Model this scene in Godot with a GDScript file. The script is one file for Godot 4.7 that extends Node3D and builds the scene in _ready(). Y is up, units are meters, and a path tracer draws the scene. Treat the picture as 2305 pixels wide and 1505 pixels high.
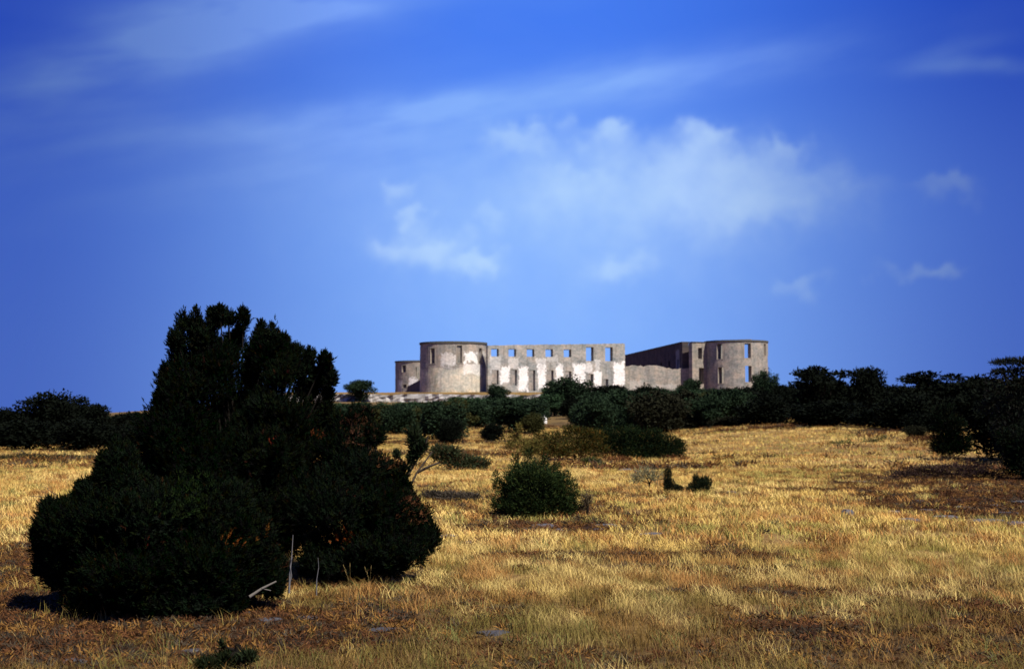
extends Node3D
# A castle ruin on a scarp, seen across a dry limestone heath with junipers.

const F := 3134.0        # focal length of the lens in the photograph's pixels
const CX := 1152.5
const HY := 940.0        # the eye's horizon in the photograph
const EYE := 1.6

var rng := RandomNumberGenerator.new()
var n_ground := FastNoiseLite.new()
var n_patch := FastNoiseLite.new()
var n_fine := FastNoiseLite.new()
var n_rough := FastNoiseLite.new()
var mats := {}
var taken := {}

# ------------------------------------------------------------------ helpers
func numbered(called: String) -> String:
	if not taken.has(called):
		taken[called] = 0
		return called
	taken[called] += 1
	return "%s_%03d" % [called, taken[called]]

func tag(o: Node, label: String, category: String, group := "") -> void:
	o.set_meta("label", label)
	o.set_meta("category", category)
	if group != "":
		o.set_meta("group", group)

func thing(called: String, label: String, category: String, at: Vector3, group := "") -> Node3D:
	var o := Node3D.new()
	o.name = numbered(called)
	add_child(o)
	o.position = at
	tag(o, label, category, group)
	return o

func part(called: String, mesh: Mesh, m: Material, parent: Node) -> MeshInstance3D:
	var o := MeshInstance3D.new()
	o.mesh = mesh
	o.material_override = m
	o.name = called if parent != self else numbered(called)
	parent.add_child(o, true)
	return o

func mat(lin: Color, rough := 0.9, vertex := false) -> StandardMaterial3D:
	var m := StandardMaterial3D.new()
	m.albedo_color = lin.linear_to_srgb()
	m.roughness = rough
	m.metallic_specular = 0.25
	m.vertex_color_use_as_albedo = vertex
	return m

func across(px: float, d: float) -> float:
	return (px - CX) / F * d * 0.998

func high(py: float, d: float) -> float:
	return EYE + (HY - py) / F * d

func ss(a: float, b: float, x: float) -> float:
	return smoothstep(a, b, x)

func ground(x: float, z: float) -> float:
	var d := -z
	var t := clampf((d - 105.0) / 207.0, 0.0, 1.0)
	var hill := lerpf(0.05, 1.0, ss(-74.0, -52.0, x))
	var h := 5.1 * pow(t, 0.85) * hill
	h += 1.0 * ss(3.0, 19.0, x) * ss(38.0, 85.0, d) * (1.0 - t)
	h += 0.10 * n_ground.get_noise_2d(x * 6.0, z * 6.0) * ss(2.0, 8.0, d)
	h += 0.30 * n_ground.get_noise_2d(x * 1.3 + 90.0, z * 1.3) * ss(10.0, 60.0, d) * (1.0 - ss(60.0, 110.0, d))
	h += (1.75 * ss(314.2, 315.4, d + 1.6 * n_ground.get_noise_1d(x * 3.0)) + 0.75 * ss(316.0, 329.0, d)) * hill
	return h

func at(px: float, d: float) -> Vector3:
	var x := across(px, d)
	return Vector3(x, ground(x, -d), -d)

# triangles collected in packed arrays
class Bag:
	var v := PackedVector3Array()
	var n := PackedVector3Array()
	var c := PackedColorArray()
	var uv := PackedVector2Array()
	var with_uv := false
	func tri(a: Vector3, b: Vector3, d: Vector3, col := Color.WHITE) -> void:
		var q := (d - a).cross(b - a)
		q = q.normalized() if q.length_squared() > 1e-16 else Vector3.UP
		v.push_back(a); v.push_back(b); v.push_back(d)
		n.push_back(q); n.push_back(q); n.push_back(q)
		c.push_back(col); c.push_back(col); c.push_back(col)
	func quad(a: Vector3, b: Vector3, d: Vector3, e: Vector3, col := Color.WHITE) -> void:
		tri(a, b, d, col)
		tri(a, d, e, col)
	func uvs(a: Vector2, b: Vector2, d: Vector2, e: Vector2) -> void:
		with_uv = true
		for q in [a, b, d, a, d, e]:
			uv.push_back(q)
	func tube(a: Vector3, b: Vector3, ra: float, rb: float, sides := 6, col := Color.WHITE) -> void:
		var ax := (b - a).normalized()
		var s := ax.cross(Vector3(0.31, 0.2, 0.93)).normalized()
		var w := ax.cross(s)
		for i in sides:
			var p := TAU * i / sides
			var q := TAU * (i + 1) / sides
			var e := s * cos(p) + w * sin(p)
			var f := s * cos(q) + w * sin(q)
			v.append_array(PackedVector3Array([a + e * ra, b + e * rb, b + f * rb, a + e * ra, b + f * rb, a + f * ra]))
			n.append_array(PackedVector3Array([e, e, f, e, f, f]))
			for k in 6:
				c.push_back(col)
	func mesh() -> ArrayMesh:
		var arr := []
		arr.resize(Mesh.ARRAY_MAX)
		arr[Mesh.ARRAY_VERTEX] = v
		arr[Mesh.ARRAY_NORMAL] = n
		arr[Mesh.ARRAY_COLOR] = c
		if with_uv:
			arr[Mesh.ARRAY_TEX_UV] = uv
		var m := ArrayMesh.new()
		m.add_surface_from_arrays(Mesh.PRIMITIVE_TRIANGLES, arr)
		return m

func ball() -> Vector3:
	var z := rng.randf_range(-1.0, 1.0)
	var a := rng.randf() * TAU
	var r := sqrt(1.0 - z * z)
	return Vector3(r * cos(a), z, r * sin(a))

# ------------------------------------------------------------------ sky
var n_sky := FastNoiseLite.new()
var n_streak := FastNoiseLite.new()

# [x, y, half width, half height, strength] in units of 1/3134 of tan(angle), clouds of the view's direction
const CLOUDS := [
	[1480, 370, 330, 105, 0.42], [1385, 292, 75, 34, 0.75], [1572, 318, 52, 42, 0.85], [1600, 385, 150, 60, 0.6], [1790, 340, 60, 34, 0.60],
	[1760, 435, 190, 60, 0.32], [1190, 292, 90, 40, 0.55], [1310, 385, 90, 40, 0.45], [1660, 462, 140, 34, 0.45],
	[950, 545, 105, 42, 0.80], [938, 488, 34, 24, 0.75], [908, 412, 52, 30, 0.5], [1060, 585, 70, 26, 0.8], [1110, 490, 40, 30, 0.3],
	[1395, 590, 66, 34, 0.62], [1790, 632, 62, 20, 0.35], [2085, 606, 90, 16, 0.35], [2145, 435, 85, 30, 0.30], [1250, 470, 560, 190, 0.30], [1500, 430, 340, 100, 0.40], [1690, 410, 170, 70, 0.26], [700, 330, 420, 120, 0.10],
]
# [x, y, half length, half thickness, tilt in degrees, strength]
const STREAKS := [
	[330, 130, 430, 85, -22.0, 0.75], [620, 20, 280, 50, -8.0, 0.70], [760, 290, 360, 46, -6.0, 0.75], [250, 330, 330, 60, -14.0, 0.22], [1450, 175, 430, 50, -7.0, 0.66],
	[960, 235, 160, 28, -5.0, 0.45], [2200, 182, 170, 18, 3.0, 0.40], [1000, 360, 420, 60, -8.0, 0.35], [500, 420, 400, 40, -12.0, 0.2], [2150, 145, 120, 22, -10.0, 0.25],
]

func sky_color(dir: Vector3) -> Color:
	var el := maxf(asin(clampf(dir.y, -1.0, 1.0)), 0.0)
	var az := atan2(dir.x, -dir.z)
	var e := rad_to_deg(el)
	# clear air: pale near the horizon, deep overhead
	var c := Color(0.235, 0.455, 1.0)
	c = c.lerp(Color(0.185, 0.40, 1.0), ss(0.0, 9.0, e))
	c = c.lerp(Color(0.062, 0.205, 0.88), ss(7.0, 16.5, e))
	c = c.lerp(Color(0.035, 0.105, 0.46), ss(16.0, 70.0, e))
	# thin bright haze ahead, clearer air to both sides
	var side := ss(1.0, 21.5, absf(rad_to_deg(az) - 0.8))
	c = Color(c.r * lerpf(1.0, 0.27, side), c.g * lerpf(1.0, 0.30, side), c.b * lerpf(1.0, 0.52, side))
	var veil := 0.0
	var cloud := 0.0
	if absf(az) < 1.2 and e < 50.0:
		var x := CX + F * tan(az)
		var y := HY - F * tan(el)
		var wx := x + 70.0 * n_sky.get_noise_2d(x * 0.9, y * 0.9 + 400.0) + 18.0 * n_sky.get_noise_2d(x * 3.0, y * 3.0)
		var wy := y + 46.0 * n_sky.get_noise_2d(x * 0.9 + 900.0, y * 0.9) + 14.0 * n_sky.get_noise_2d(x * 3.0 + 300.0, y * 3.0)
		for b in CLOUDS:
			var u: float = (wx - b[0]) / b[2]
			var v: float = (wy - b[1]) / b[3]
			if v < 0.0:
				v *= 1.45
			else:
				v *= 0.72
			var q := u * u + v * v
			if q < 5.0:
				cloud = 1.0 - (1.0 - cloud) * (1.0 - b[4] * exp(-1.3 * pow(q, 1.35)))
		cloud *= 0.94 + 0.22 * n_sky.get_noise_2d(x * 1.3, y * 1.6)
		for b in STREAKS:
			var p := Vector2(x - b[0], y - b[1]).rotated(deg_to_rad(-b[4]))
			p.y += 14.0 * n_sky.get_noise_2d(x * 0.6, y * 0.6)
			var q2: float = pow(p.x / b[2], 2.0) + pow(p.y / b[3], 2.0)
			if q2 < 5.0:
				veil += b[5] * exp(-q2)
		var r := Vector2(x, y).rotated(deg_to_rad(11.0))
		veil *= 0.78 + 0.6 * n_streak.get_noise_2d(r.x * 0.30, r.y * 1.5)
	var wide := maxf(0.0, n_streak.get_noise_3d(dir.x * 260.0, dir.y * 900.0, dir.z * 260.0) + 0.1) * 0.22 * ss(0.0, 12.0, e)
	veil = clampf(veil + wide, 0.0, 0.72)
	var lum := lerpf(1.0, 0.46, side)
	c = c.lerp(Color(0.28 * lum, 0.50 * lum, minf(1.0, 1.15 * lum)), veil)
	c = c.lerp(Color(0.52 * lum, 0.74 * lum, minf(1.0, 1.1 * lum)), clampf(cloud, 0.0, 1.0) * 0.9)
	return c

func sky_dir(u: float, v: float) -> Vector3:
	var az := (u - 0.5) * TAU
	var el := (0.5 - v) * PI
	return Vector3(sin(az) * cos(el), sin(el), -cos(az) * cos(el))

func make_sky() -> Sky:
	n_sky.seed = 5; n_sky.frequency = 0.006; n_sky.fractal_octaves = 4; n_sky.fractal_type = FastNoiseLite.FRACTAL_FBM
	n_streak.seed = 9; n_streak.frequency = 0.008; n_streak.fractal_octaves = 4
	var w := 512
	var im := Image.create(w, w / 2, false, Image.FORMAT_RGB8)
	var low := Color(0.10, 0.09, 0.06).linear_to_srgb()
	for j in w / 2:
		for i in w:
			if j > w / 4 + 2:
				im.set_pixel(i, j, low)
			else:
				im.set_pixel(i, j, sky_color(sky_dir((i + 0.5) / w, (j + 0.5) / (w / 2))).linear_to_srgb())
	var big := 4096
	im.resize(big, big / 2, Image.INTERPOLATE_CUBIC)
	var half := int(34.0 / 360.0 * big)
	var rows := int(27.0 / 180.0 * big / 2)
	for j in range(big / 4 - rows, big / 4 + 3):
		for i in range(big / 2 - half, big / 2 + half):
			var fine := sky_color(sky_dir((i + 0.5) / big, (j + 0.5) / (big / 2))).linear_to_srgb()
			var rim := minf(minf(i - (big / 2 - half), big / 2 + half - i), j - (big / 4 - rows)) / 40.0
			im.set_pixel(i, j, im.get_pixel(i, j).lerp(fine, clampf(rim, 0.0, 1.0)))
	# straight ahead (-z) is the left rim of a panorama
	var turned := Image.create(big, big / 2, false, Image.FORMAT_RGB8)
	turned.blit_rect(im, Rect2i(big / 2, 0, big / 2, big / 2), Vector2i(0, 0))
	turned.blit_rect(im, Rect2i(0, 0, big / 2, big / 2), Vector2i(big / 2, 0))
	var pm := PanoramaSkyMaterial.new()
	pm.panorama = ImageTexture.create_from_image(turned)
	var s := Sky.new()
	s.sky_material = pm
	return s

# ------------------------------------------------------------------ masonry
# A wall along a path. path(u) gives [point on its outer face at height 0, outward normal]; holes are [u0, u1, y0, y1].
func wall(path: Callable, L: float, y0: float, top: Callable, thick: float, holes: Array, ring := false, step := 1.0) -> ArrayMesh:
	var us := [0.0, L]
	var ys := [y0]
	var low := 1e9
	var hi := -1e9
	var k := 0.0
	while k <= L:
		low = minf(low, top.call(k)); hi = maxf(hi, top.call(k))
		us.append(k)
		k += step
	var y := y0
	while y < low - 0.9:
		ys.append(y)
		y += 1.0
	for h in holes:
		us.append(h[0]); us.append(h[1])
		for q in [h[2], h[3]]:
			if q > y0 and q < hi - 0.05:
				ys.append(q)
	us = tidy(us, 0.02)
	ys = tidy(ys, 0.02)
	var nu := us.size() - 1
	var nv := ys.size()            # the last row runs up to top(u)
	var solid := func(i: int, j: int) -> bool:
		if j < 0 or j >= nv:
			return false
		if i < 0 or i >= nu:
			if not ring:
				return false
			i = posmod(i, nu)
		var cu: float = (us[i] + us[i + 1]) * 0.5
		var cy: float = ((ys[j] + ys[j + 1]) * 0.5) if j < nv - 1 else maxf(ys[j], hi) + 1.0
		for h in holes:
			if cu > h[0] and cu < h[1] and cy > h[2] and cy < h[3]:
				return false
		return true
	var yy := func(i: int, j: int) -> float:
		return minf(ys[j], top.call(us[i]) - 0.01 * (nv - j)) if j < nv else top.call(us[i])
	var hh := hi - y0
	var point := func(i: int, j: int, inner: bool) -> Vector3:
		var pn: Array = path.call(us[posmod(i, nu) if ring else i])
		var p: Vector3 = pn[0]
		p.y = yy.call(i, j)
		if inner:
			p -= pn[1] * thick
		var r := 0.09 * n_rough.get_noise_3dv(p * 3.0)
		return p + pn[1] * (r if not inner else -r) + Vector3.UP * (0.06 * n_rough.get_noise_3dv(p * 2.0 + Vector3(50, 0, 0)) if j == nv else 0.0)
	var b := Bag.new()
	for i in nu:
		for j in nv:
			if not solid.call(i, j):
				continue
			var o00: Vector3 = point.call(i, j, false)
			var o10: Vector3 = point.call(i + 1, j, false)
			var o11: Vector3 = point.call(i + 1, j + 1, false)
			var o01: Vector3 = point.call(i, j + 1, false)
			var n00: Vector3 = point.call(i, j, true)
			var n10: Vector3 = point.call(i + 1, j, true)
			var n11: Vector3 = point.call(i + 1, j + 1, true)
			var n01: Vector3 = point.call(i, j + 1, true)
			var ua: float = us[i] / L
			var ub: float = us[i + 1] / L
			var va: float = 1.0 - (yy.call(i, j) - y0) / hh
			var vb: float = 1.0 - (yy.call(i, j + 1) - y0) / hh
			var A := Vector2(ua, va)
			var B := Vector2(ub, va)
			var C := Vector2(ub, vb)
			var D := Vector2(ua, vb)
			b.quad(o00, o01, o11, o10); b.uvs(A, D, C, B)
			b.quad(n10, n11, n01, n00); b.uvs(B, C, D, A)
			if not solid.call(i, j + 1):
				b.quad(o01, n01, n11, o11); b.uvs(D, D, C, C)
			if not solid.call(i, j - 1):
				b.quad(o10, n10, n00, o00); b.uvs(B, B, A, A)
			if not solid.call(i - 1, j):
				b.quad(o00, n00, n01, o01); b.uvs(A, A, D, D)
			if not solid.call(i + 1, j):
				b.quad(o11, n11, n10, o10); b.uvs(C, C, B, B)
	return b.mesh()

func tidy(a: Array, eps: float) -> Array:
	a.sort()
	var r := []
	for q in a:
		if r.is_empty() or q - r[-1] > eps:
			r.append(q)
	return r

# the lining of one opening: four stone strips that follow the wall's path, a little proud of it
func surround(path: Callable, h: Array, thick: float, proud := 0.05, width := 0.12) -> ArrayMesh:
	var b := Bag.new()
	var mid: Array = path.call((h[0] + h[1]) * 0.5)
	var n: Vector3 = mid[1]
	var e: Vector3 = Vector3.UP.cross(n).normalized()
	if e.dot(path.call(h[1])[0] - path.call(h[0])[0]) < 0.0:
		e = -e
	var hw: float = (path.call(h[1])[0] - path.call(h[0])[0]).length() * 0.5
	var c: Vector3 = (path.call(h[0])[0] + path.call(h[1])[0]) * 0.5
	for s in [[-hw - width, -hw + 0.03, h[2] - 0.02, h[3] + 0.02], [hw - 0.03, hw + width, h[2] - 0.02, h[3] + 0.02], [-hw - width, hw + width, h[3] - 0.03, h[3] + width], [-hw - width - 0.1, hw + width + 0.1, h[2] - width, h[2] + 0.03]]:
		brick(b, c, e, n, s[0], s[1], s[2], s[3], -thick * 0.3, proud)
	return b.mesh()

func brick(b: Bag, c: Vector3, e: Vector3, n: Vector3, x0: float, x1: float, y0: float, y1: float, z0: float, z1: float) -> void:
	var p := []
	for z in [z0, z1]:
		for q in [[x0, y0], [x1, y0], [x1, y1], [x0, y1]]:
			var w: Vector3 = c + e * q[0] + n * z
			w.y = q[1]
			p.append(w)
	b.quad(p[4], p[7], p[6], p[5]); b.quad(p[1], p[2], p[3], p[0])
	b.quad(p[3], p[2], p[6], p[7]); b.quad(p[0], p[4], p[5], p[1])
	b.quad(p[0], p[3], p[7], p[4]); b.quad(p[1], p[5], p[6], p[2])

# masonry colour: courses of rubble, mortar, lichen, and what is left of the plaster ([u0, u1, v0, v1, whiteness])
func masonry(L: float, H: float, stone: Color, plaster: Array, seed_: int, foot := Color(-1, 0, 0), foot_top := 0.0, ppm := 12.0) -> StandardMaterial3D:
	var w := int(L * ppm)
	var hgt := int(H * ppm)
	var im := Image.create(w, hgt, false, Image.FORMAT_RGB8)
	var nz := FastNoiseLite.new()
	nz.seed = seed_; nz.frequency = 0.25; nz.fractal_octaves = 4
	for j in hgt:
		var v := (hgt - 1 - j + 0.5) / ppm
		var row := int(v / 0.38)
		for i in w:
			var u := (i + 0.5) / ppm
			var a := nz.get_noise_2d(u, v)
			var f := nz.get_noise_2d(u * 6.0 + 70.0, v * 6.0)
			var sx := int(floor(u / 0.62 + 0.37 * (row % 5)))
			var hs := fposmod(sin(sx * 12.9898 + row * 78.233 + seed_) * 43758.5453, 1.0)
			var base := stone
			if foot.r >= 0.0 and v < foot_top + 0.7 * a:
				base = foot
			var t := 0.88 + 0.24 * hs + 0.30 * a + 0.34 * f
			var c := Color(base.r * t * (1.0 + 0.14 * a + 0.10 * (hs - 0.5)), base.g * t, base.b * t * (1.0 - 0.12 * a))
			var drip := nz.get_noise_2d(u * 3.0 + 200.0, v * 0.35)
			if drip > 0.22:
				c = c.lerp(Color(0.14, 0.13, 0.115), clampf((drip - 0.22) * 2.5, 0.0, 0.35))
			for p in plaster:
				var m: float = minf(minf(u - p[0], p[1] - u) * 1.6, minf(v - p[2], p[3] - v)) + 0.75 * nz.get_noise_2d(u * 1.7 + 30.0, v * 1.3) + 0.45 * f
				if m > 0.0:
					var k: float = ss(-0.05, 0.45, m) * p[4]
					var g := 0.90 + 0.25 * f + 0.3 * minf(a, 0.0)
					c = c.lerp(Color(0.86 * g, 0.845 * g, 0.82 * g), k)
			im.set_pixel(i, j, Color(clampf(c.r, 0.02, 0.9), clampf(c.g, 0.02, 0.9), clampf(c.b, 0.02, 0.9)).linear_to_srgb())
	var mt := StandardMaterial3D.new()
	mt.albedo_texture = ImageTexture.create_from_image(im)
	mt.roughness = 0.95
	mt.metallic_specular = 0.2
	mt.texture_repeat = false
	return mt

func round_path(c: Vector3, r: float, from: float, sweep: float) -> Callable:
	var L := r * absf(sweep)
	return func(u: float) -> Array:
		var a := from + sweep * u / L
		var n := Vector3(sin(a), 0, cos(a))
		return [c + n * r, n]

func line_path(a: Vector3, b: Vector3, flip := false) -> Callable:
	var e := (b - a).normalized()
	var n := e.cross(Vector3.UP).normalized()
	if flip:
		n = -n
	return func(u: float) -> Array:
		return [a + e * u, n]

func coping(path: Callable, L: float, top: Callable, thick: float, over: float, height: float, ring := false) -> ArrayMesh:
	var t2 := func(u: float) -> float:
		return top.call(u) + height
	var p2 := func(u: float) -> Array:
		var q: Array = path.call(u)
		return [q[0] + q[1] * over, q[1]]
	# one row only: a slab that follows the top
	var b := Bag.new()
	var n := maxi(2, int(L / 1.2))
	for i in n:
		var ua := L * i / n
		var ub := L * (i + 1) / n
		var qa: Array = p2.call(ua)
		var qb: Array = p2.call(ub)
		var P := []
		for q in [[qa, ua], [qb, ub]]:
			for s in [0.0, thick + 2.0 * over]:
				for hgt in [0.025, height]:
					var w: Vector3 = q[0][0] - q[0][1] * s
					w.y = top.call(q[1]) + hgt
					P.append(w)
		b.quad(P[0], P[1], P[5], P[4]); b.quad(P[6], P[7], P[3], P[2])
		b.quad(P[1], P[3], P[7], P[5]); b.quad(P[4], P[6], P[2], P[0])
		if not ring and i == 0:
			b.quad(P[2], P[3], P[1], P[0])
		if not ring and i == n - 1:
			b.quad(P[4], P[5], P[7], P[6])
	return b.mesh()

func build_wall(parent: Node, called: String, path: Callable, L: float, y0: float, top: Callable, thick: float, holes: Array, m: Material, ring := false, step := 1.0, cap := 0.0, frames := true) -> MeshInstance3D:
	var o := part(called, wall(path, L, y0, top, thick, holes, ring, step), m, parent)
	if frames:
		for h in holes:
			part("window_surround", surround(path, h, thick), mats.surround, o)
	if cap > 0.0:
		part("wall_cap", coping(path, L, top, thick, 0.18, cap, ring), mats.cap, o)
	return o

# openings of a round tower, given as [bearing in degrees, width, y0, y1]
func tower_holes(r: float, from_deg: float, list: Array) -> Array:
	var out := []
	for h in list:
		var u := fposmod(deg_to_rad(h[0] - from_deg), TAU) * r
		out.append([u - h[1] * 0.5, u + h[1] * 0.5, h[2], h[3]])
	return out

func build_castle() -> void:
	var castle := thing("castle_ruin", "roofless grey stone castle ruin with round corner towers on the low rise", "castle", Vector3(14, 7.4, -375))
	var O := castle.position
	var base := 6.6
	# the castle's parts are given in the world's metres and shifted to its own origin
	var P := func(x: float, z: float) -> Vector3:
		return Vector3(x - O.x, 0, z - O.z)
	var Y := func(y: float) -> float:
		return y - O.y
	var flat := func(v: float) -> Callable:
		return func(_u: float) -> float: return v - O.y
	var yb: float = Y.call(base)
	mats.surround = mat(Color(0.31, 0.275, 0.23), 0.95)
	mats.cap = mat(Color(0.085, 0.085, 0.075), 0.9)

	# front left tower
	var r1 := 8.1
	var c1: Vector3 = P.call(across(1020, 338), -338)
	var d1 := 338.0
	var win1 := []
	for w in [[973, 818, 783, 1.35], [1034, 818, 777, 1.35], [1081, 818, 782, 1.35]]:
		var a := asin(clampf((across(w[0], 331.0) - (c1.x + O.x)) / r1, -1, 1))
		win1.append([rad_to_deg(a), w[3], Y.call(high(w[1], 331)), Y.call(high(w[2], 331))])
	for a in [105, 215, 255]:
		win1.append([a, 1.35, Y.call(high(818, 331)), Y.call(high(783, 331))])
	var L1 := TAU * r1
	var p1 := round_path(c1, r1, PI, TAU)
	var h1 := 13.2
	var u_of := func(px: float, c: Vector3, r: float) -> float:
		return r * (PI + asin(clampf((across(px, 332.0) - (c.x + O.x)) / r, -1, 1)))
	var pl1 := []
	for q in [[992, 1020, 790, 822, 0.45], [1044, 1074, 786, 815, 0.9], [1044, 1085, 812, 842, 0.55], [1060, 1094, 785, 800, 0.3], [1022, 1032, 795, 820, 0.6], [985, 1090, 822, 880, 0.16]]:
		pl1.append([u_of.call(q[0], c1, r1), u_of.call(q[1], c1, r1), high(q[3], 331) - base, high(q[2], 331) - base, q[4]])
	var m1 := masonry(L1, h1, Color(0.29, 0.26, 0.225), pl1, 11, Color(0.43, 0.395, 0.305), high(826, 331) - base)
	build_wall(castle, "round_tower", p1, L1, yb, flat.call(19.25), 1.7, tower_holes(r1, 180, win1), m1, true, 1.0, 0.5)

	# front wall, its right end further back
	var A: Vector3 = P.call(across(1094, 333), -333)
	var B: Vector3 = P.call(across(1402, 339.5), -339.5)
	var L2 := A.distance_to(B)
	var upx := func(px: float) -> float:
		# where a ray of that bearing meets the wall
		var k := (px - CX) / F * 0.998
		var a3 := A + O
		var b3 := B + O
		var t := (k * -a3.z - a3.x) / ((b3.x - a3.x) + k * (b3.z - a3.z))
		return t * L2
	var holes2 := []
	for w in [1110, 1149, 1190, 1232, 1273]:
		holes2.append([upx.call(w - 8.5), upx.call(w + 8.5), Y.call(high(804, 336)), Y.call(high(787, 336))])
	for w in [1323, 1366]:
		holes2.append([upx.call(w - 8.5), upx.call(w + 8.5), Y.call(high(813, 338)), Y.call(high(782, 338))])
	for w in [[1111, 866, 834], [1152, 868, 833], [1193, 880, 834], [1234, 878, 834], [1274, 868, 836], [1323, 872, 842], [1357, 874, 853]]:
		holes2.append([upx.call(w[0] - 7.5), upx.call(w[0] + 7.5), Y.call(high(w[1], 336)), Y.call(high(w[2], 336))])
	var pl2 := []
	for q in [[1121, 1144, 822, 866, 0.95], [1162, 1185, 826, 882, 1.0], [1204, 1225, 822, 880, 1.0], [1202, 1226, 805, 822, 0.5], [1244, 1264, 819, 856, 1.0], [1285, 1314, 818, 868, 1.0], [1331, 1350, 836, 880, 1.0], [1333, 1346, 808, 838, 0.45], [1375, 1402, 812, 868, 1.0], [1098, 1125, 800, 840, 0.35], [1140, 1165, 806, 830, 0.35], [1300, 1330, 815, 840, 0.6], [1225, 1250, 800, 815, 0.3]]:
		pl2.append([upx.call(q[0]), upx.call(q[1]), high(q[3], 336) - base, high(q[2], 336) - base, q[4]])
	var h2 := 19.75 - base
	var top2 := func(u: float) -> float:
		return lerpf(18.8, 19.6, u / L2) - O.y + 0.12 * n_rough.get_noise_1d(u * 9.0)
	var m2 := masonry(L2, h2, Color(0.305, 0.298, 0.275), pl2, 23)
	build_wall(castle, "front_wall", line_path(A, B, true), L2, yb, top2, 2.3, holes2, m2, false, 1.0, 0.0)

	# low broken wall
	var C: Vector3 = P.call(across(1403, 341), -341)
	var D: Vector3 = P.call(across(1560, 341), -341)
	var L3 := C.distance_to(D)
	var top3 := func(u: float) -> float:
		var px := 1402.0 + u / L3 * 158.0
		return lerpf(14.25, 13.55, ss(1488, 1502, px)) - O.y + 0.45 * n_rough.get_noise_1d(u * 8.0)
	var pl3 := [[1.2, 5.0, 1.0, 4.5, 0.18], [7.0, 13.0, 0.5, 3.5, 0.2]]
	var m3 := masonry(L3, 8.0, Color(0.30, 0.275, 0.24), pl3, 31)
	build_wall(castle, "broken_wall", line_path(C, D, true), L3, yb, top3, 1.6, [], m3, false, 0.7)

	# gable end of the right wing
	var G: Vector3 = P.call(across(1552, 338), -338)
	var H: Vector3 = P.call(across(1592, 339.5), -339.5)
	var L4 := G.distance_to(H)
	var hol4 := [[1.55, 2.65, Y.call(high(808, 338)), Y.call(high(783, 338))], [1.75, 3.15, Y.call(high(864, 338)), Y.call(high(828, 338))]]
	var m4 := masonry(L4, 14.0, Color(0.27, 0.24, 0.205), [], 41)
	build_wall(castle, "end_wall", line_path(G, H, true), L4, yb, flat.call(19.8), 1.9, hol4, m4, false, 1.0, 0.18)

	# long inner wall of the right wing, running away from the eye
	var I: Vector3 = P.call(across(1552, 340.1), -340.1)
	var J: Vector3 = P.call(33.0, -432)
	var L5 := I.distance_to(J)
	var hol5 := []
	for k in 9:
		hol5.append([4.0 + k * 9.6, 5.8 + k * 9.6, 5.6, 8.6])
		if k % 3 != 1:
			hol5.append([4.0 + k * 9.6, 5.8 + k * 9.6, 0.6, 3.6])
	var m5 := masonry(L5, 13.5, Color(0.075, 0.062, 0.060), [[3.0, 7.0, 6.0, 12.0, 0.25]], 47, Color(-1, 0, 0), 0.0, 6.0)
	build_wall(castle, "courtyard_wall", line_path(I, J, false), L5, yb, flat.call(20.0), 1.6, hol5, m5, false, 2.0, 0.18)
	# its outer twin
	var I2: Vector3 = P.call(50.0, -347)
	var J2: Vector3 = P.call(43.0, -432)
	var L6 := I2.distance_to(J2)
	var hol6 := []
	for k in 8:
		hol6.append([5.0 + k * 9.8, 6.8 + k * 9.8, 5.6, 8.6])
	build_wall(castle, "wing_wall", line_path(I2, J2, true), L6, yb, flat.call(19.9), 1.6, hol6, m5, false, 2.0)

	# front right tower
	var r2 := 7.6
	var c2: Vector3 = P.call(across(1659, 339), -339)
	var win2 := []
	for w in [[1622, 808, 773, 1.5], [1683, 806, 772, 1.7], [1624, 863, 826, 1.5], [1684, 860, 823, 1.7], [1727, 800, 772, 1.2]]:
		var a := asin(clampf((across(w[0], 333.0) - (c2.x + O.x)) / r2, -0.99, 0.99))
		win2.append([rad_to_deg(a), w[3], Y.call(high(w[1], 332)), Y.call(high(w[2], 332))])
	# the far side has its own openings
	for w in [[1680, 809, 765, 3.0], [1681, 866, 815, 3.0], [1630, 806, 768, 1.6], [1730, 800, 770, 1.2]]:
		var ka: float = (w[0] - CX) / F * 0.998
		var q0: float = c2.x + O.x
		var qb := ka * q0 + 339.0
		var qd := (qb + sqrt(maxf(0.0, qb * qb - (1.0 + ka * ka) * (q0 * q0 + 339.0 * 339.0 - r2 * r2)))) / (1.0 + ka * ka)
		win2.append([rad_to_deg(atan2(ka * qd - q0, 339.0 - qd)), w[3], Y.call(high(w[1], qd)), Y.call(high(w[2], qd))])
	var L7 := TAU * r2
	var m7 := masonry(L7, 14.5, Color(0.265, 0.245, 0.22), [], 53)
	build_wall(castle, "round_tower", round_path(c2, r2, PI * 0.5, TAU), L7, yb, flat.call(19.75), 1.6, tower_holes(r2, 90, win2), m7, true, 1.0, 0.42)

	# rear left tower and the wings that join the corners
	var c3: Vector3 = P.call(across(889, 440) + 8.1, -440)
	var win3 := []
	for w in [[909, 838, 822, 1.7], [911, 873, 865, 1.7], [940, 852, 826, 1.2]]:
		var a := asin(clampf((across(w[0], 434.0) - (c3.x + O.x)) / 8.1, -0.99, 0.99))
		win3.append([rad_to_deg(a), w[3], Y.call(high(w[1], 434)), Y.call(high(w[2], 434))])
	win3.append([176.0, 2.4, Y.call(high(852, 446)), Y.call(high(824, 446))])
	var pl8 := []
	for q in [[920, 942, 842, 880, 0.75], [893, 905, 850, 882, 0.3]]:
		var ua := 8.1 * (PI + asin(clampf((across(q[0], 434) - (c3.x + O.x)) / 8.1, -1, 1)))
		var ub := 8.1 * (PI + asin(clampf((across(q[1], 434) - (c3.x + O.x)) / 8.1, -1, 1)))
		pl8.append([ua, ub, high(q[3], 434) - base, high(q[2], 434) - base, q[4]])
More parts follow.
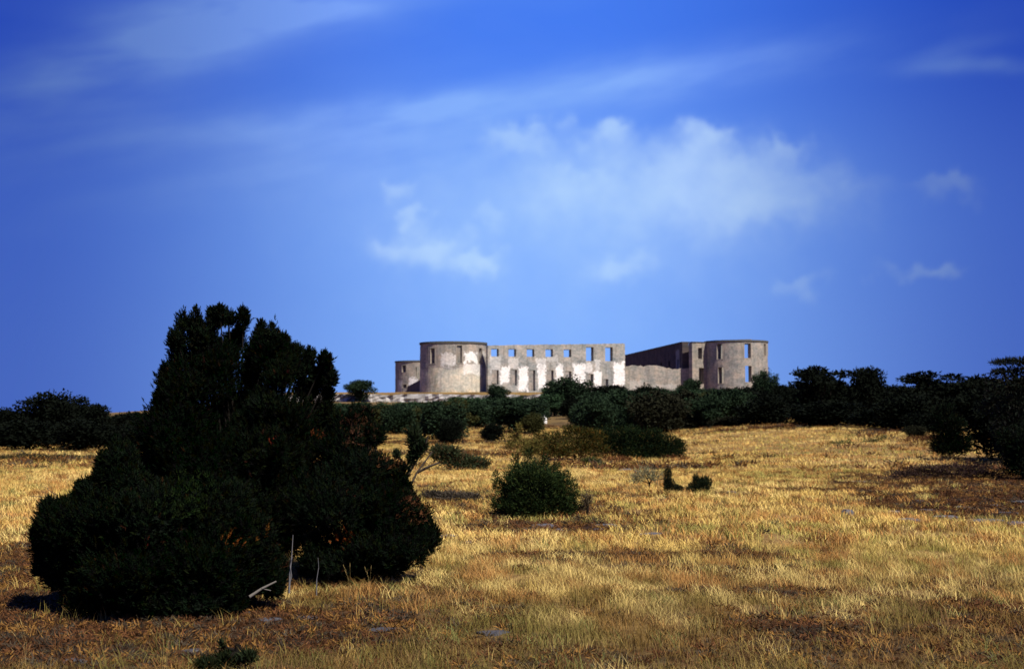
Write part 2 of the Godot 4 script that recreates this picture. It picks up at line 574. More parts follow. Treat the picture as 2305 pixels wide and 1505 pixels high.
	var m8 := masonry(TAU * 8.1, 13.5, Color(0.27, 0.24, 0.205), pl8, 61)
	build_wall(castle, "round_tower", round_path(c3, 8.1, PI, TAU), TAU * 8.1, yb, flat.call(18.9), 1.7, tower_holes(8.1, 180, win3), m8, true, 1.0, 0.5)
	var K: Vector3 = P.call(-21.0, -346)
	var Q: Vector3 = P.call(-31.0, -432.5)
	var L9 := K.distance_to(Q)
	var hol9 := []
	for k in 8:
		hol9.append([6.0 + k * 9.8, 7.8 + k * 9.8, 5.4, 8.4])
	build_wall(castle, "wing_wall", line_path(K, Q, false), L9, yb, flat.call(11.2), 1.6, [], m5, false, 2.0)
	var R: Vector3 = P.call(-20.0, -440)
	var S: Vector3 = P.call(38.0, -440)
	var L10 := R.distance_to(S)
	var hol10 := []
	for k in 6:
		hol10.append([4.0 + k * 9.2, 5.6 + k * 9.2, 5.4, 8.2])
	var m10 := masonry(L10, 12.5, Color(0.31, 0.285, 0.255), [], 67, Color(-1, 0, 0), 0.0, 6.0)
	build_wall(castle, "rear_wall", line_path(R, S, true), L10, yb, flat.call(17.6), 1.8, [], m10, false, 2.0)

# ------------------------------------------------------------------ ground
func heath(x: float, d: float) -> float:
	# how much of the ground is low reddish heath or bare instead of grass
	var n := n_patch.get_noise_2d(x * 2.2, d * 1.5)
	var v := 0.45 * ss(0.20, 0.40, n)
	v = maxf(v, 0.7 * ss(0.22, 0.36, n_fine.get_noise_2d(x * 26.0 + 9.0, d * 13.0)) * ss(-0.25, 0.1, n + 0.25 * (1.0 - ss(9.0, 18.0, d))))
	for e in [[3.2, 10.1, 2.2, 1.3, 0.62], [1.5, 9.2, 1.6, 0.5, 0.6], [4.6, 13.6, 1.3, 0.9, 0.55], [2.2, 14.6, 1.0, 0.5, 0.6], [-2.6, 10.6, 2.6, 1.7], [-3.4, 13.5, 1.2, 2.6], [4.0, 11.6, 0.8, 0.7], [1.6, 16.0, 1.8, 0.5], [13.5, 33.0, 6.0, 8.5], [2.3, 10.5, 0.9, 0.6], [0.6, 20.6, 1.5, 1.0], [-2.6, 60.0, 1.6, 1.5], [2.4, 12.6, 1.2, 0.5], [7.0, 30.0, 1.6, 1.0], [-5.4, 15.5, 1.7, 4.6], [-4.2, 12.2, 1.5, 2.0], [8.6, 25.8, 2.4, 3.0], [11.0, 29.0, 4.0, 4.5]]:
		var q: float = pow((x - e[0]) / e[2], 2.0) + pow((d - e[1]) / e[3], 2.0)
		v = maxf(v, (e[4] if e.size() > 4 else 1.0) * (1.0 - ss(0.45, 1.35, q + 1.1 * n_fine.get_noise_2d(x * 14.0, d * 9.0))))
	return v

func build_ground() -> void:
	var zs := []
	var z := 14.0
	while z > -60.0:
		zs.append(z); z -= 0.55 + maxf(0.0, -z) * 0.012
	while z > -300.0:
		zs.append(z); z -= 2.4
	while z > -330.0:
		zs.append(z); z -= 0.45
	while z > -3200.0:
		zs.append(z); z -= 4.0 + (-z - 330.0) * 0.12
	zs.append(-3200.0)
	var xs := []
	var x := 0.0
	while x < 2200.0:
		xs.append(x)
		if x > 0.0:
			xs.append(-x)
		x += 0.5 + x * 0.06
	xs.append(2200.0); xs.append(-2200.0)
	xs.sort()
	var nx := xs.size()
	var V := PackedVector3Array()
	var C := PackedColorArray()
	var N := PackedVector3Array()
	for zz in zs:
		for xx in xs:
			var y := ground(xx, zz)
			V.push_back(Vector3(xx, y, zz))
			var e := 0.3
			N.push_back(Vector3(ground(xx - e, zz) - ground(xx + e, zz), 2.0 * e, ground(xx, zz - e) - ground(xx, zz + e)).normalized())
			var hp := heath(xx, -zz)
			var t := 0.5 + 0.5 * n_fine.get_noise_2d(xx * 9.0, zz * 9.0)
			var c := Color(0.46, 0.32, 0.11).lerp(Color(0.30, 0.20, 0.07), t)
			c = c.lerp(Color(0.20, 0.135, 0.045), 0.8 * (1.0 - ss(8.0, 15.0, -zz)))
			c = c.lerp(Color(0.052, 0.029, 0.015), hp)
			if zz < -105.0:
				c = c.lerp(Color(0.10, 0.085, 0.04), ss(105.0, 150.0, -zz) * (1.0 - ss(300.0, 316.0, -zz)) * 0.5)
			C.push_back(c)
	var I := PackedInt32Array()
	for j in zs.size() - 1:
		for i in nx - 1:
			var a := j * nx + i
			I.append_array(PackedInt32Array([a, a + nx, a + 1, a + 1, a + nx, a + nx + 1]))
	var arr := []
	arr.resize(Mesh.ARRAY_MAX)
	arr[Mesh.ARRAY_VERTEX] = V
	arr[Mesh.ARRAY_NORMAL] = N
	arr[Mesh.ARRAY_COLOR] = C
	arr[Mesh.ARRAY_INDEX] = I
	var m := ArrayMesh.new()
	m.add_surface_from_arrays(Mesh.PRIMITIVE_TRIANGLES, arr)
	var mt := mat(Color(1, 1, 1), 1.0, true)
	var nt := NoiseTexture2D.new()
	var fn := FastNoiseLite.new()
	fn.seed = 3; fn.frequency = 0.03; fn.fractal_octaves = 5
	nt.noise = fn; nt.seamless = true; nt.width = 512; nt.height = 512
	var ramp := Gradient.new()
	ramp.set_color(0, Color(0.55, 0.5, 0.47)); ramp.set_color(1, Color(1, 1, 1))
	nt.color_ramp = ramp
	mt.albedo_texture = nt
	mt.uv1_triplanar = true; mt.uv1_world_triplanar = true; mt.uv1_scale = Vector3(0.45, 0.45, 0.45)
	var o := part("ground", m, mt, self)
	o.set_meta("kind", "structure")
	tag(o, "dry limestone heath with straw coloured grass", "ground")

# the pale ledge of limestone that carries the castle
func build_ledge() -> void:
	var b := Bag.new()
	var x := -58.0
	var prev := []
	while x <= 62.0:
		var row := []
		var d := 314.0 - 1.6 * n_ground.get_noise_1d(x * 3.0)
		var yb := 4.4
		var yt := 6.85 + 0.28 * n_rough.get_noise_1d(x * 2.0)
		for k in 7:
			var t := k / 5.0
			var w := Vector3(x, lerpf(yb, yt, minf(t, 1.0)), -d + 0.5)
			if k == 6:
				w = Vector3(x, yt - 0.03, -d - 2.2)
			else:
				w.z += 1.0 * n_rough.get_noise_3d(x * 6.0, k * 5.0, 0.0) - t * 0.25
			row.append(w)
		if not prev.is_empty():
			for k in 6:
				var t2 := 0.9 + 0.18 * rng.randf() + 0.5 * n_rough.get_noise_2d(x * 5.0, 3.0)
				var g := Color(0.30 * t2, 0.29 * t2, 0.285 * t2)
				if k == 5:
					g = Color(0.26, 0.19, 0.09)
				b.quad(prev[k], prev[k + 1], row[k + 1], row[k], g)
		prev = row
		x += 0.8
	var o := part("limestone_ledge", b.mesh(), mat(Color(1, 1, 1), 0.95, true), self)
	tag(o, "pale grey limestone ledge running below the foot of the castle", "rock ledge")

# ------------------------------------------------------------------ plants
# a cloud of leaf faces filling lumps [centre, radii]; leaves lean outward and by lift upward
func leaf_cloud(lumps: Array, n: int, length: float, width: float, lift: float, col: Color, spread := 0.45, odd := Color(-1, 0, 0), odd_share := 0.0, ragged := 0.45) -> ArrayMesh:
	var b := Bag.new()
	var total := 0.0
	for l in lumps:
		total += pow(l[1].x * l[1].y * l[1].z, 0.667)
	for l in lumps:
		var r: Vector3 = l[1]
		var cnt := int(n * pow(r.x * r.y * r.z, 0.667) / total)
		var tone_l := rng.randf_range(0.75, 1.25)
		for i in cnt:
			var dir := ball()
			var rad := pow(rng.randf(), spread)
			var p: Vector3 = l[0] + dir * r * rad * (1.0 + 0.25 * n_rough.get_noise_3dv((l[0] + dir * r) * 14.0 / maxf(r.x, 0.05)) + ragged * n_rough.get_noise_3dv((l[0] + dir * r) * 30.0 / maxf(r.x, 0.05)))
			if p.y < 0.0:
				p.y = -p.y * 0.3
			var ax := (dir + Vector3.UP * lift + ball() * 0.75).normalized()
			var s := ax.cross(ball()).normalized()
			var ln := length * rng.randf_range(0.6, 1.4)
			var wd := width * rng.randf_range(0.7, 1.3)
			var t := tone_l * rng.randf_range(0.55, 1.5)
			var c := Color(col.r * t, col.g * t, col.b * t)
			if odd.r >= 0.0 and rng.randf() < odd_share:
				c = Color(odd.r * t, odd.g * t, odd.b * t)
			b.tri(p - s * wd * 0.5, p + ax * ln, p + s * wd * 0.5, c)
			b.tri(p - s * wd * 0.5, p + s * wd * 0.5, p - ax * ln * 0.5, c)
	return b.mesh()

func limbs(lumps: Array, thick: float) -> ArrayMesh:
	var b := Bag.new()
	b.tube(Vector3(0, -0.1, 0), Vector3(0.02, 0.16, 0.01), thick * 1.3, thick, 7)
	for l in lumps:
		var c: Vector3 = l[0]
		var mid := Vector3(c.x * 0.35, c.y * 0.5 + 0.05, c.z * 0.35)
		b.tube(Vector3(0.02, 0.12, 0.01), mid, thick * 0.7, thick * 0.45, 5)
		b.tube(mid, c, thick * 0.45, thick * 0.15, 5)
	return b.mesh()

# forms of unit size (1 m wide and high)
func form(kind: String, lumps_n: int) -> Array:
	var l := []
	match kind:
		"mound":
			for i in lumps_n:
				var a := rng.randf() * TAU
				var q := sqrt(rng.randf()) * 0.36
				var h := rng.randf_range(0.24, 0.74) * (1.0 - q * 0.9)
				var s := rng.randf_range(0.09, 0.19)
				l.append([Vector3(cos(a) * q, h, sin(a) * q), Vector3(s * 1.15, s, s * 1.15)])
			l.append([Vector3(0, 0.36, 0), Vector3(0.36, 0.34, 0.36)])
			l.append([Vector3(0.04, 0.22, 0), Vector3(0.42, 0.22, 0.42)])
		"tree":
			for i in lumps_n:
				var a := rng.randf() * TAU
				var q := sqrt(rng.randf()) * 0.40
				var h := rng.randf_range(0.40, 0.86) * (1.0 - q * 0.5)
				var s := rng.randf_range(0.075, 0.17)
				l.append([Vector3(cos(a) * q, h, sin(a) * q), Vector3(s * 1.3, s * 0.85, s * 1.3)])
			l.append([Vector3(0, 0.55, 0), Vector3(0.32, 0.28, 0.32)])
			l.append([Vector3(0, 0.25, 0), Vector3(0.34, 0.25, 0.34)])
		"juniper":
			for i in lumps_n:
				var a := rng.randf() * TAU
				var q := sqrt(rng.randf()) * 0.34
				var top := 1.0 - q * rng.randf_range(0.6, 1.7)
				var s := rng.randf_range(0.08, 0.14)
				l.append([Vector3(cos(a) * q, top * 0.62, sin(a) * q), Vector3(s, top * 0.36, s)])
			l.append([Vector3(0, 0.3, 0), Vector3(0.36, 0.3, 0.36)])
		"flat":
			for i in lumps_n:
				var a := rng.randf() * TAU
				var q := sqrt(rng.randf()) * 0.46
				var h := rng.randf_range(0.45, 0.9) * (1.0 - q * 0.35)
				l.append([Vector3(cos(a) * q, h, sin(a) * q), Vector3(0.17, 0.055, 0.17)])
			l.append([Vector3(0, 0.42, 0), Vector3(0.34, 0.30, 0.34)])
			l.append([Vector3(0, 0.2, 0), Vector3(0.38, 0.2, 0.38)])
	return l

var forms := {}    # kind -> array of [crown mesh, trunk mesh]

func make_forms() -> void:
	for spec in [["mound", 6, 20, 7000, 0.040, 0.032, 0.2], ["tree", 6, 26, 7500, 0.036, 0.030, 0.1], ["flat", 3, 24, 7500, 0.036, 0.03, 0.1]]:
		var a := []
		for i in spec[1]:
			var l := form(spec[0], spec[2])
			var tall := 0.0
			for q in l:
				tall = maxf(tall, q[0].y + q[1].y)
			for q in l:
				q[0].y /= tall * 1.02
				q[1].y /= tall * 1.02
			a.append([leaf_cloud(l, spec[3], spec[4], spec[5], spec[6], Color(1, 1, 1), 0.4), limbs(l, 0.035)])
		forms[spec[0]] = a

var shades := {}
func shade(key: String) -> StandardMaterial3D:
	if not shades.has(key):
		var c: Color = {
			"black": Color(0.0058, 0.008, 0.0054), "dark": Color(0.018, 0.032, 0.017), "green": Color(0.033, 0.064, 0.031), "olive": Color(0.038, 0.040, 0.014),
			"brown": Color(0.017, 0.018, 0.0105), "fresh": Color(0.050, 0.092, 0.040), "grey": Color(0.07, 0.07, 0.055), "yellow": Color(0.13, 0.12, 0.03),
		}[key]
		var m := mat(c, 0.8, true)
		m.metallic_specular = 0.08
		shades[key] = m
	return shades[key]

var protos := {}
func shrub(kind: String, variant: int, tone: String, px: float, d: float, top_px: float, width_px: float, called: String, label: String, category: String, group := "", sink := 0.0) -> Node3D:
	var p := at(px, d)
	var h := maxf(high(top_px, d) - p.y, 0.25) + sink
	var w := width_px / F * d
	return shrub_at(kind, variant, tone, p - Vector3(0, sink, 0), w, h, called, label, category, group)

func shrub_at(kind: String, variant: int, tone: String, p: Vector3, w: float, h: float, called: String, label: String, category: String, group := "") -> Node3D:
	var list: Array = forms[kind]
	variant = variant % list.size()
	var key := "%s%d%s" % [kind, variant, tone]
	var o: Node3D
	if protos.has(key):
		o = protos[key].duplicate()
		o.name = numbered(called)
		add_child(o)
	else:
		o = thing(called, label, category, p)
		part("crown", list[variant][0], shade(tone), o)
		part("trunk", list[variant][1], mats.bark, o)
		protos[key] = o
	o.position = p
	o.rotation.y = rng.randf() * TAU
	o.scale = Vector3(w, h, w)
	o.remove_meta("group")
	tag(o, label, category, group)
	return o

# the outline of the thicket's top, in the photograph's pixels, as [x, y]
const TOPS := [[-300, 905], [0, 925], [250, 932], [340, 925], [745, 907], [900, 908], [1000, 897], [1080, 894], [1150, 894], [1225, 893], [1240, 870], [1330, 872], [1400, 868], [1480, 870], [1560, 874], [1620, 878], [1700, 868], [1760, 862], [2020, 860], [2100, 850], [2305, 845], [2600, 840]]
func thicket_top(px: float) -> float:
	for i in TOPS.size() - 1:
		if px < TOPS[i + 1][0]:
			return lerpf(TOPS[i][1], TOPS[i + 1][1], clampf((px - TOPS[i][0]) / float(TOPS[i + 1][0] - TOPS[i][0]), 0, 1))
	return TOPS[-1][1]

func build_thicket() -> void:
	# shrubs and trees that stand out: [form, variant, tone, x, distance, top y, width, name, label]
	for s in [
		["tree", 0, "dark", 810, 312, 853, 74, "small_tree", "small round dark tree alone on the ledge left of the castle"],
		["tree", 1, "dark", 1118, 190, 862, 62, "scrub_tree", "dark rounded tree in front of the left end of the castle's front wall"],
		["tree", 2, "dark", 1282, 165, 841, 110, "scrub_tree", "tallest dark tree before the white plaster of the castle front"],
		["tree", 3, "black", 1375, 150, 864, 120, "scrub_tree", "broad dark tree below the right end of the castle's front wall"],
		["tree", 4, "dark", 1470, 160, 868, 110, "scrub_tree", "dark leafy tree below the low broken castle wall"],
		["tree", 0, "dark", 1556, 170, 850, 60, "scrub_tree", "narrow dark tree before the end wall of the castle wing"],
		["tree", 2, "dark", 1724, 150, 826, 62, "scrub_tree", "dark tree hiding the right foot of the right round tower"],
		["tree", 1, "black", 1645, 140, 872, 110, "scrub_tree", "low dark tree below the right round tower"],
		["flat", 0, "black", 1850, 100, 822, 150, "wide_tree", "wide flat-topped dark tree right of the castle, left one of a close pair"],
		["tree", 3, "black", 1955, 98, 821, 105, "scrub_tree", "dark tree with ragged round top, right one of a close pair right of the castle"],
		["flat", 1, "black", 2120, 90, 832, 200, "wide_tree", "broad dark tree with sloping left side near the right edge"],
		["tree", 4, "black", 2215, 88, 840, 150, "scrub_tree", "dark tree between the sloping tree and the windblown tree at the right edge"],
		["tree", 2, "black", 125, 78, 872, 160, "scrub_tree", "tallest dark tree of the left-hand wood with a ragged pointed top"],
		["tree", 1, "black", 10, 80, 916, 110, "scrub_tree", "low dark tree at the left edge of the picture"],
		["tree", 3, "black", 205, 76, 905, 120, "scrub_tree", "dark sloping tree just right of the tallest tree at left"],
		["tree", 4, "black", 295, 82, 924, 120, "scrub_tree", "low dark tree just left of the tall juniper"],
		["mound", 2, "black", 60, 68.5, 935, 180, "shrub", "dark shrub at the edge of the grass under the left-hand wood"],
		["mound", 3, "black", 185, 67.5, 940, 170, "shrub", "black rounded shrub reaching down into the grass under the left-hand wood"],
		["mound", 4, "black", 290, 68, 950, 140, "shrub", "dark shrub on the grass edge just left of the tall juniper"],
		["mound", 0, "black", 1015, 80, 938, 62, "shrub", "black upright shrub at the thicket edge right of the leaning dead branches"],
		["mound", 1, "black", 1108, 88, 950, 66, "shrub", "black low shrub at the thicket edge below the castle front"],
		["mound", 2, "brown", 1560, 105, 930, 90, "shrub", "brownish shrub at the thicket edge below the low broken wall"],
		["mound", 3, "brown", 1650, 100, 935, 120, "shrub", "rusty brown low shrub at the thicket edge below the right tower"],
		["mound", 0, "olive", 1615, 112, 915, 50, "shrub", "olive green shrub in the thicket below the right tower"],
		["mound", 4, "olive", 1200, 112, 925, 60, "shrub", "yellowish shrub just left of the white boulder"],
		["mound", 1, "black", 1860, 84, 900, 190, "shrub", "black shrub mass at the grass edge right of the orange grass clearing"],
		["mound", 2, "black", 1990, 80, 905, 170, "shrub", "black shrub at the grass edge below the ragged tree"],
		["mound", 3, "black", 2090, 72, 925, 130, "shrub", "black shrub at the grass edge below the sloping tree"],
		["tree", 5, "black", 2210, 62, 868, 190, "scrub_tree", "broad black tree above and behind the dark ball-shaped bush at right"],
		["mound", 5, "black", 2265, 50, 880, 170, "shrub", "tall black shrub under the windblown tree at the right edge"],
		["tree", 3, "black", 2330, 47, 840, 170, "scrub_tree", "black tree cut off by the right edge behind the windblown tree"],
		["mound", 0, "black", 2045, 76, 880, 150, "shrub", "black shrub in the gap of the skyline left of the sloping tree"],
		["mound", 4, "brown", 2062, 66, 955, 60, "shrub", "small brown shrub at the edge of the grass left of the dark ball-shaped bush"],
	]:
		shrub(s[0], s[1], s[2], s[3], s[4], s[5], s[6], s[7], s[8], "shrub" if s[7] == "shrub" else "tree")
	# the many that look alike
	var rows := [[104, 20.0], [116, 17.0], [130, 15.0], [147, 14.0], [168, 13.0], [192, 12.0], [220, 11.0], [252, 10.0], [286, 9.0]]
	for r in rows:
		var d0: float = r[0]
		var px := -170.0
		while px < 2470.0:
			var d := d0 + rng.randf_range(-7.0, 7.0)
			var hm := rng.randf_range(2.3, 3.7)
			var wm := hm * rng.randf_range(0.95, 1.5)
			px += wm / d * F * rng.randf_range(0.55, 0.85) * (0.72 if px > 700.0 and px < 1760.0 and d0 < 172.0 else 1.0)
			# clearings with grass
			var side := px < 420.0 or px > 1760.0
			if (side or px < 560.0) and d > 160.0 or px > 420 and px < 700 and d > 200.0:
				continue
			if px > 1205 and px < 1290 and d < 150:
				continue
			if px > 1735 and px < 1795 and d < 118:
				continue
			if px > 730 and px < 1160 and d < 112 and rng.randf() < 0.5:
				continue
			if px > 1700 and d < 97:
				continue
			var p := at(px, d)
			var cap := high(thicket_top(px) + rng.randf_range(-5.0, 16.0), d) - p.y
			var h := minf(hm, cap)
			if side and d > 115.0:
				h = minf(maxf(hm, cap * 0.9), cap) if cap < 5.0 else minf(hm * 1.3, cap)
			if h < 0.7:
				continue
			var tone := "dark"
			var q := rng.randf()
			if px > 740 and px < 1250:
				tone = "green" if q < 0.42 else ("fresh" if q < 0.66 else "dark")
				if d < 135.0:
					tone = "dark" if q < 0.72 else ("green" if q < 0.88 else "olive")
			elif px >= 1250 and px < 1700:
				tone = "dark" if q < 0.65 else ("black" if q < 0.85 else "green")
				if d < 125.0:
					tone = "brown" if q < 0.18 else ("olive" if q < 0.30 else "dark")
			else:
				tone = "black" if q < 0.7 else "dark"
			var kind := "mound" if rng.randf() < 0.55 else "tree"
			var hue: String = {"dark": "dark green", "black": "blackish green", "green": "mid green", "fresh": "light green", "olive": "olive", "brown": "brownish"}[tone]
			var depth := "at the grass edge" if d < 122.0 else ("halfway up" if d < 185.0 else "high up")
			var place := "at far left"
			for spot in [[420, "left of the castle"], [890, "below the rear left tower"], [945, "below the front left tower"], [1097, "below the castle's front wall"], [1403, "below the low broken wall"], [1555, "below the right round tower"], [1735, "right of the castle"], [2050, "at far right"]]:
				if px > spot[0]:
					place = spot[1]
			var label := "%s %s shrub, %s in thicket %s" % ["tall" if h > 2.9 else ("low" if h < 1.7 else "middling"), hue, depth, place]
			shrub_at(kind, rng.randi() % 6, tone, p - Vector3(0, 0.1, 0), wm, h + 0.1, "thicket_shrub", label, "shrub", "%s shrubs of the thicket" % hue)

func windblown_tree() -> void:
	# dark tree leaning out at the right edge, branches in flat layers
	var d := 44.0
	var p := at(2290, d)
	var o := thing("windblown_tree", "dark windblown tree with flat layered branches at the right edge", "tree", p)
	var k := d / F
	var l := []
	for q in [[2262, 815, 34, 7, 0], [2295, 812, 40, 9, .2], [2250, 836, 24, 7, .3], [2290, 838, 50, 13, -.3], [2330, 825, 50, 14, .2], [2275, 862, 60, 14, .3], [2320, 870, 60, 24, -.2], [2240, 880, 26, 10, .2], [2290, 905, 75, 30, .2], [2340, 930, 70, 45, -.3], [2270, 955, 52, 34, .3], [2310, 990, 70, 50, -.4], [2290, 1035, 52, 35, .1], [2345, 1030, 60, 40, .4], [2270, 920, 50, 26, -.5]]:
		l.append([Vector3((q[0] - 2290) * k, high(q[1], d) - p.y, q[4]), Vector3(q[2] * k, q[3] * k, minf(q[2], 45.0) * k)])
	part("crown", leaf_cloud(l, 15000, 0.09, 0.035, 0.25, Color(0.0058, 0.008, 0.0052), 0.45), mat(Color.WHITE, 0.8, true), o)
	var b := Bag.new()
	b.tube(Vector3(0, -0.1, 0), Vector3(0.1, 1.1, 0), 0.13, 0.10, 8)
	b.tube(Vector3(0.1, 1.1, 0), Vector3(-0.05, 2.3, 0.0), 0.10, 0.06, 8)
	b.tube(Vector3(-0.05, 2.3, 0), Vector3(-0.5, 3.2, 0.0), 0.06, 0.02, 6)
	for q in l:
		b.tube(Vector3(0.0, maxf(0.3, q[0].y - 0.5), 0), q[0], 0.045, 0.012, 5)
	part("trunk", b.mesh(), mats.bark, o)

# one juniper spray: blades set round a short axis
func sprig(length: float, blades: int, w: float) -> Array:
	var b := Bag.new()
	for i in blades:
		var t := float(i) / blades
		var a := i * 2.4 + rng.randf() * 0.5
		var o := Vector3(cos(a), 0, sin(a))
		var p := Vector3(0, length * t * 0.75, 0)
		var tip := p + o * length * 0.42 * (1.15 - t) + Vector3(0, length * rng.randf_range(0.25, 0.5), 0)
		var s := o.cross(Vector3.UP).normalized() * w * 0.5
		b.tri(p - s, tip, p + s)
	return [b.v, b.n]

# plumes: [x, y, half width, half height, depth offset] in the photograph's pixels at distance d
func plume_juniper(called: String, label: String, px0: float, d: float, plumes: Array, per: float, col: Color, odd: Array, spurs := 60) -> Node3D:
	var base := at(px0, d)
	var o := thing(called, label, "juniper", base)
	var k := d / F
	var list := []
	for q in plumes:
		var c := Vector3((q[0] - px0) * k, high(q[1], d) - base.y, q[4])
		var r := Vector3(maxf(q[2] - 7.0, 6.0) * k, maxf(q[3] - 7.0, 6.0) * k, minf(q[2] * 1.05, 95.0) * k)
		c.z = -q[4]
		var n := int(2.1 * per * q[2] * q[3] / 1000.0) + 120
		list.append([c, r, n])
	for i in spurs:
		var host: Array = list[rng.randi() % plumes.size()]
		var dir := ball()
		dir.y = absf(dir.y) * 0.9 - 0.25
		var sp := Vector3(rng.randf_range(9.0, 17.0), rng.randf_range(14.0, 28.0), 0.0) * k
		sp.z = sp.x
		var c2: Vector3 = host[0] + dir.normalized() * host[1] * 1.02 + Vector3(0, sp.y * 0.35, 0)
		c2.y = maxf(c2.y, sp.y * 0.6)
		var n2 := int(per * 0.55) + 20
		list.append([c2, sp, n2])
	var leaf := Bag.new()
	var bag := Bag.new()
	var foot := Vector3(0, 0, 0)
	for l in list:
		var c: Vector3 = l[0]
		var r: Vector3 = l[1]
		var tone := rng.randf_range(0.75, 1.3)
		for j in l[2]:
			var dir := ball()
			var rad := pow(rng.randf(), 0.42)
			var rr := 1.0 + 0.22 * n_rough.get_noise_3dv((c + dir * r) * 16.0) + 0.55 * n_rough.get_noise_3dv((c + dir * r) * 38.0 + Vector3(7, 0, 0))
			var stray := rng.randf() < 0.05
			var p := c + dir * r * (rng.randf_range(1.0, 1.28) if stray else rad * rr)
			if p.y < 0.03:
				p.y = rng.randf_range(0.0, 0.08)
			var ax := (dir * 0.9 + Vector3.UP * 0.85 + ball() * 0.45).normalized()
			var s := ax.cross(ball()).normalized()
			var b := Basis(s, ax, s.cross(ax))
			b = b.scaled(Vector3.ONE * rng.randf_range(0.7, 1.35))
			var t := tone * rng.randf_range(0.6, 1.55)
			var cc := Color(col.r * t, col.g * t, col.b * t)
			if rng.randf() < 0.008:
				cc = Color(0.025 * t, 0.011 * t, 0.006 * t)
			for e in odd:
				var q: float = (p - Vector3((e[0] - px0) * k, high(e[1], d) - base.y, p.z)).length() / (e[2] * k)
				if q < 1.0 and rng.randf() < e[4] * (1.0 - q * q) and dir.z > -0.3:
					cc = Color(e[3].r * t, e[3].g * t, e[3].b * t)
			var sp: Array = mats.sprigs[rng.randi() % 6]
			leaf.v.append_array(Transform3D(b, p) * (sp[0] as PackedVector3Array))
			leaf.n.append_array(Transform3D(b.orthonormalized(), Vector3.ZERO) * (sp[1] as PackedVector3Array))
			var tint := PackedColorArray()
			tint.resize(sp[0].size())
			tint.fill(cc)
			leaf.c.append_array(tint)
		var mid := Vector3(c.x * 0.45, c.y * 0.5, c.z * 0.4)
		bag.tube(foot + Vector3(c.x * 0.05, 0, 0), mid, 0.03, 0.018, 6)
		bag.tube(mid, c + Vector3(0, r.y * 0.3, 0), 0.018, 0.004, 6)
	part("crown", leaf.mesh(), mats.needle, o)
	part("trunk", bag.mesh(), mats.bark, o)
	return o

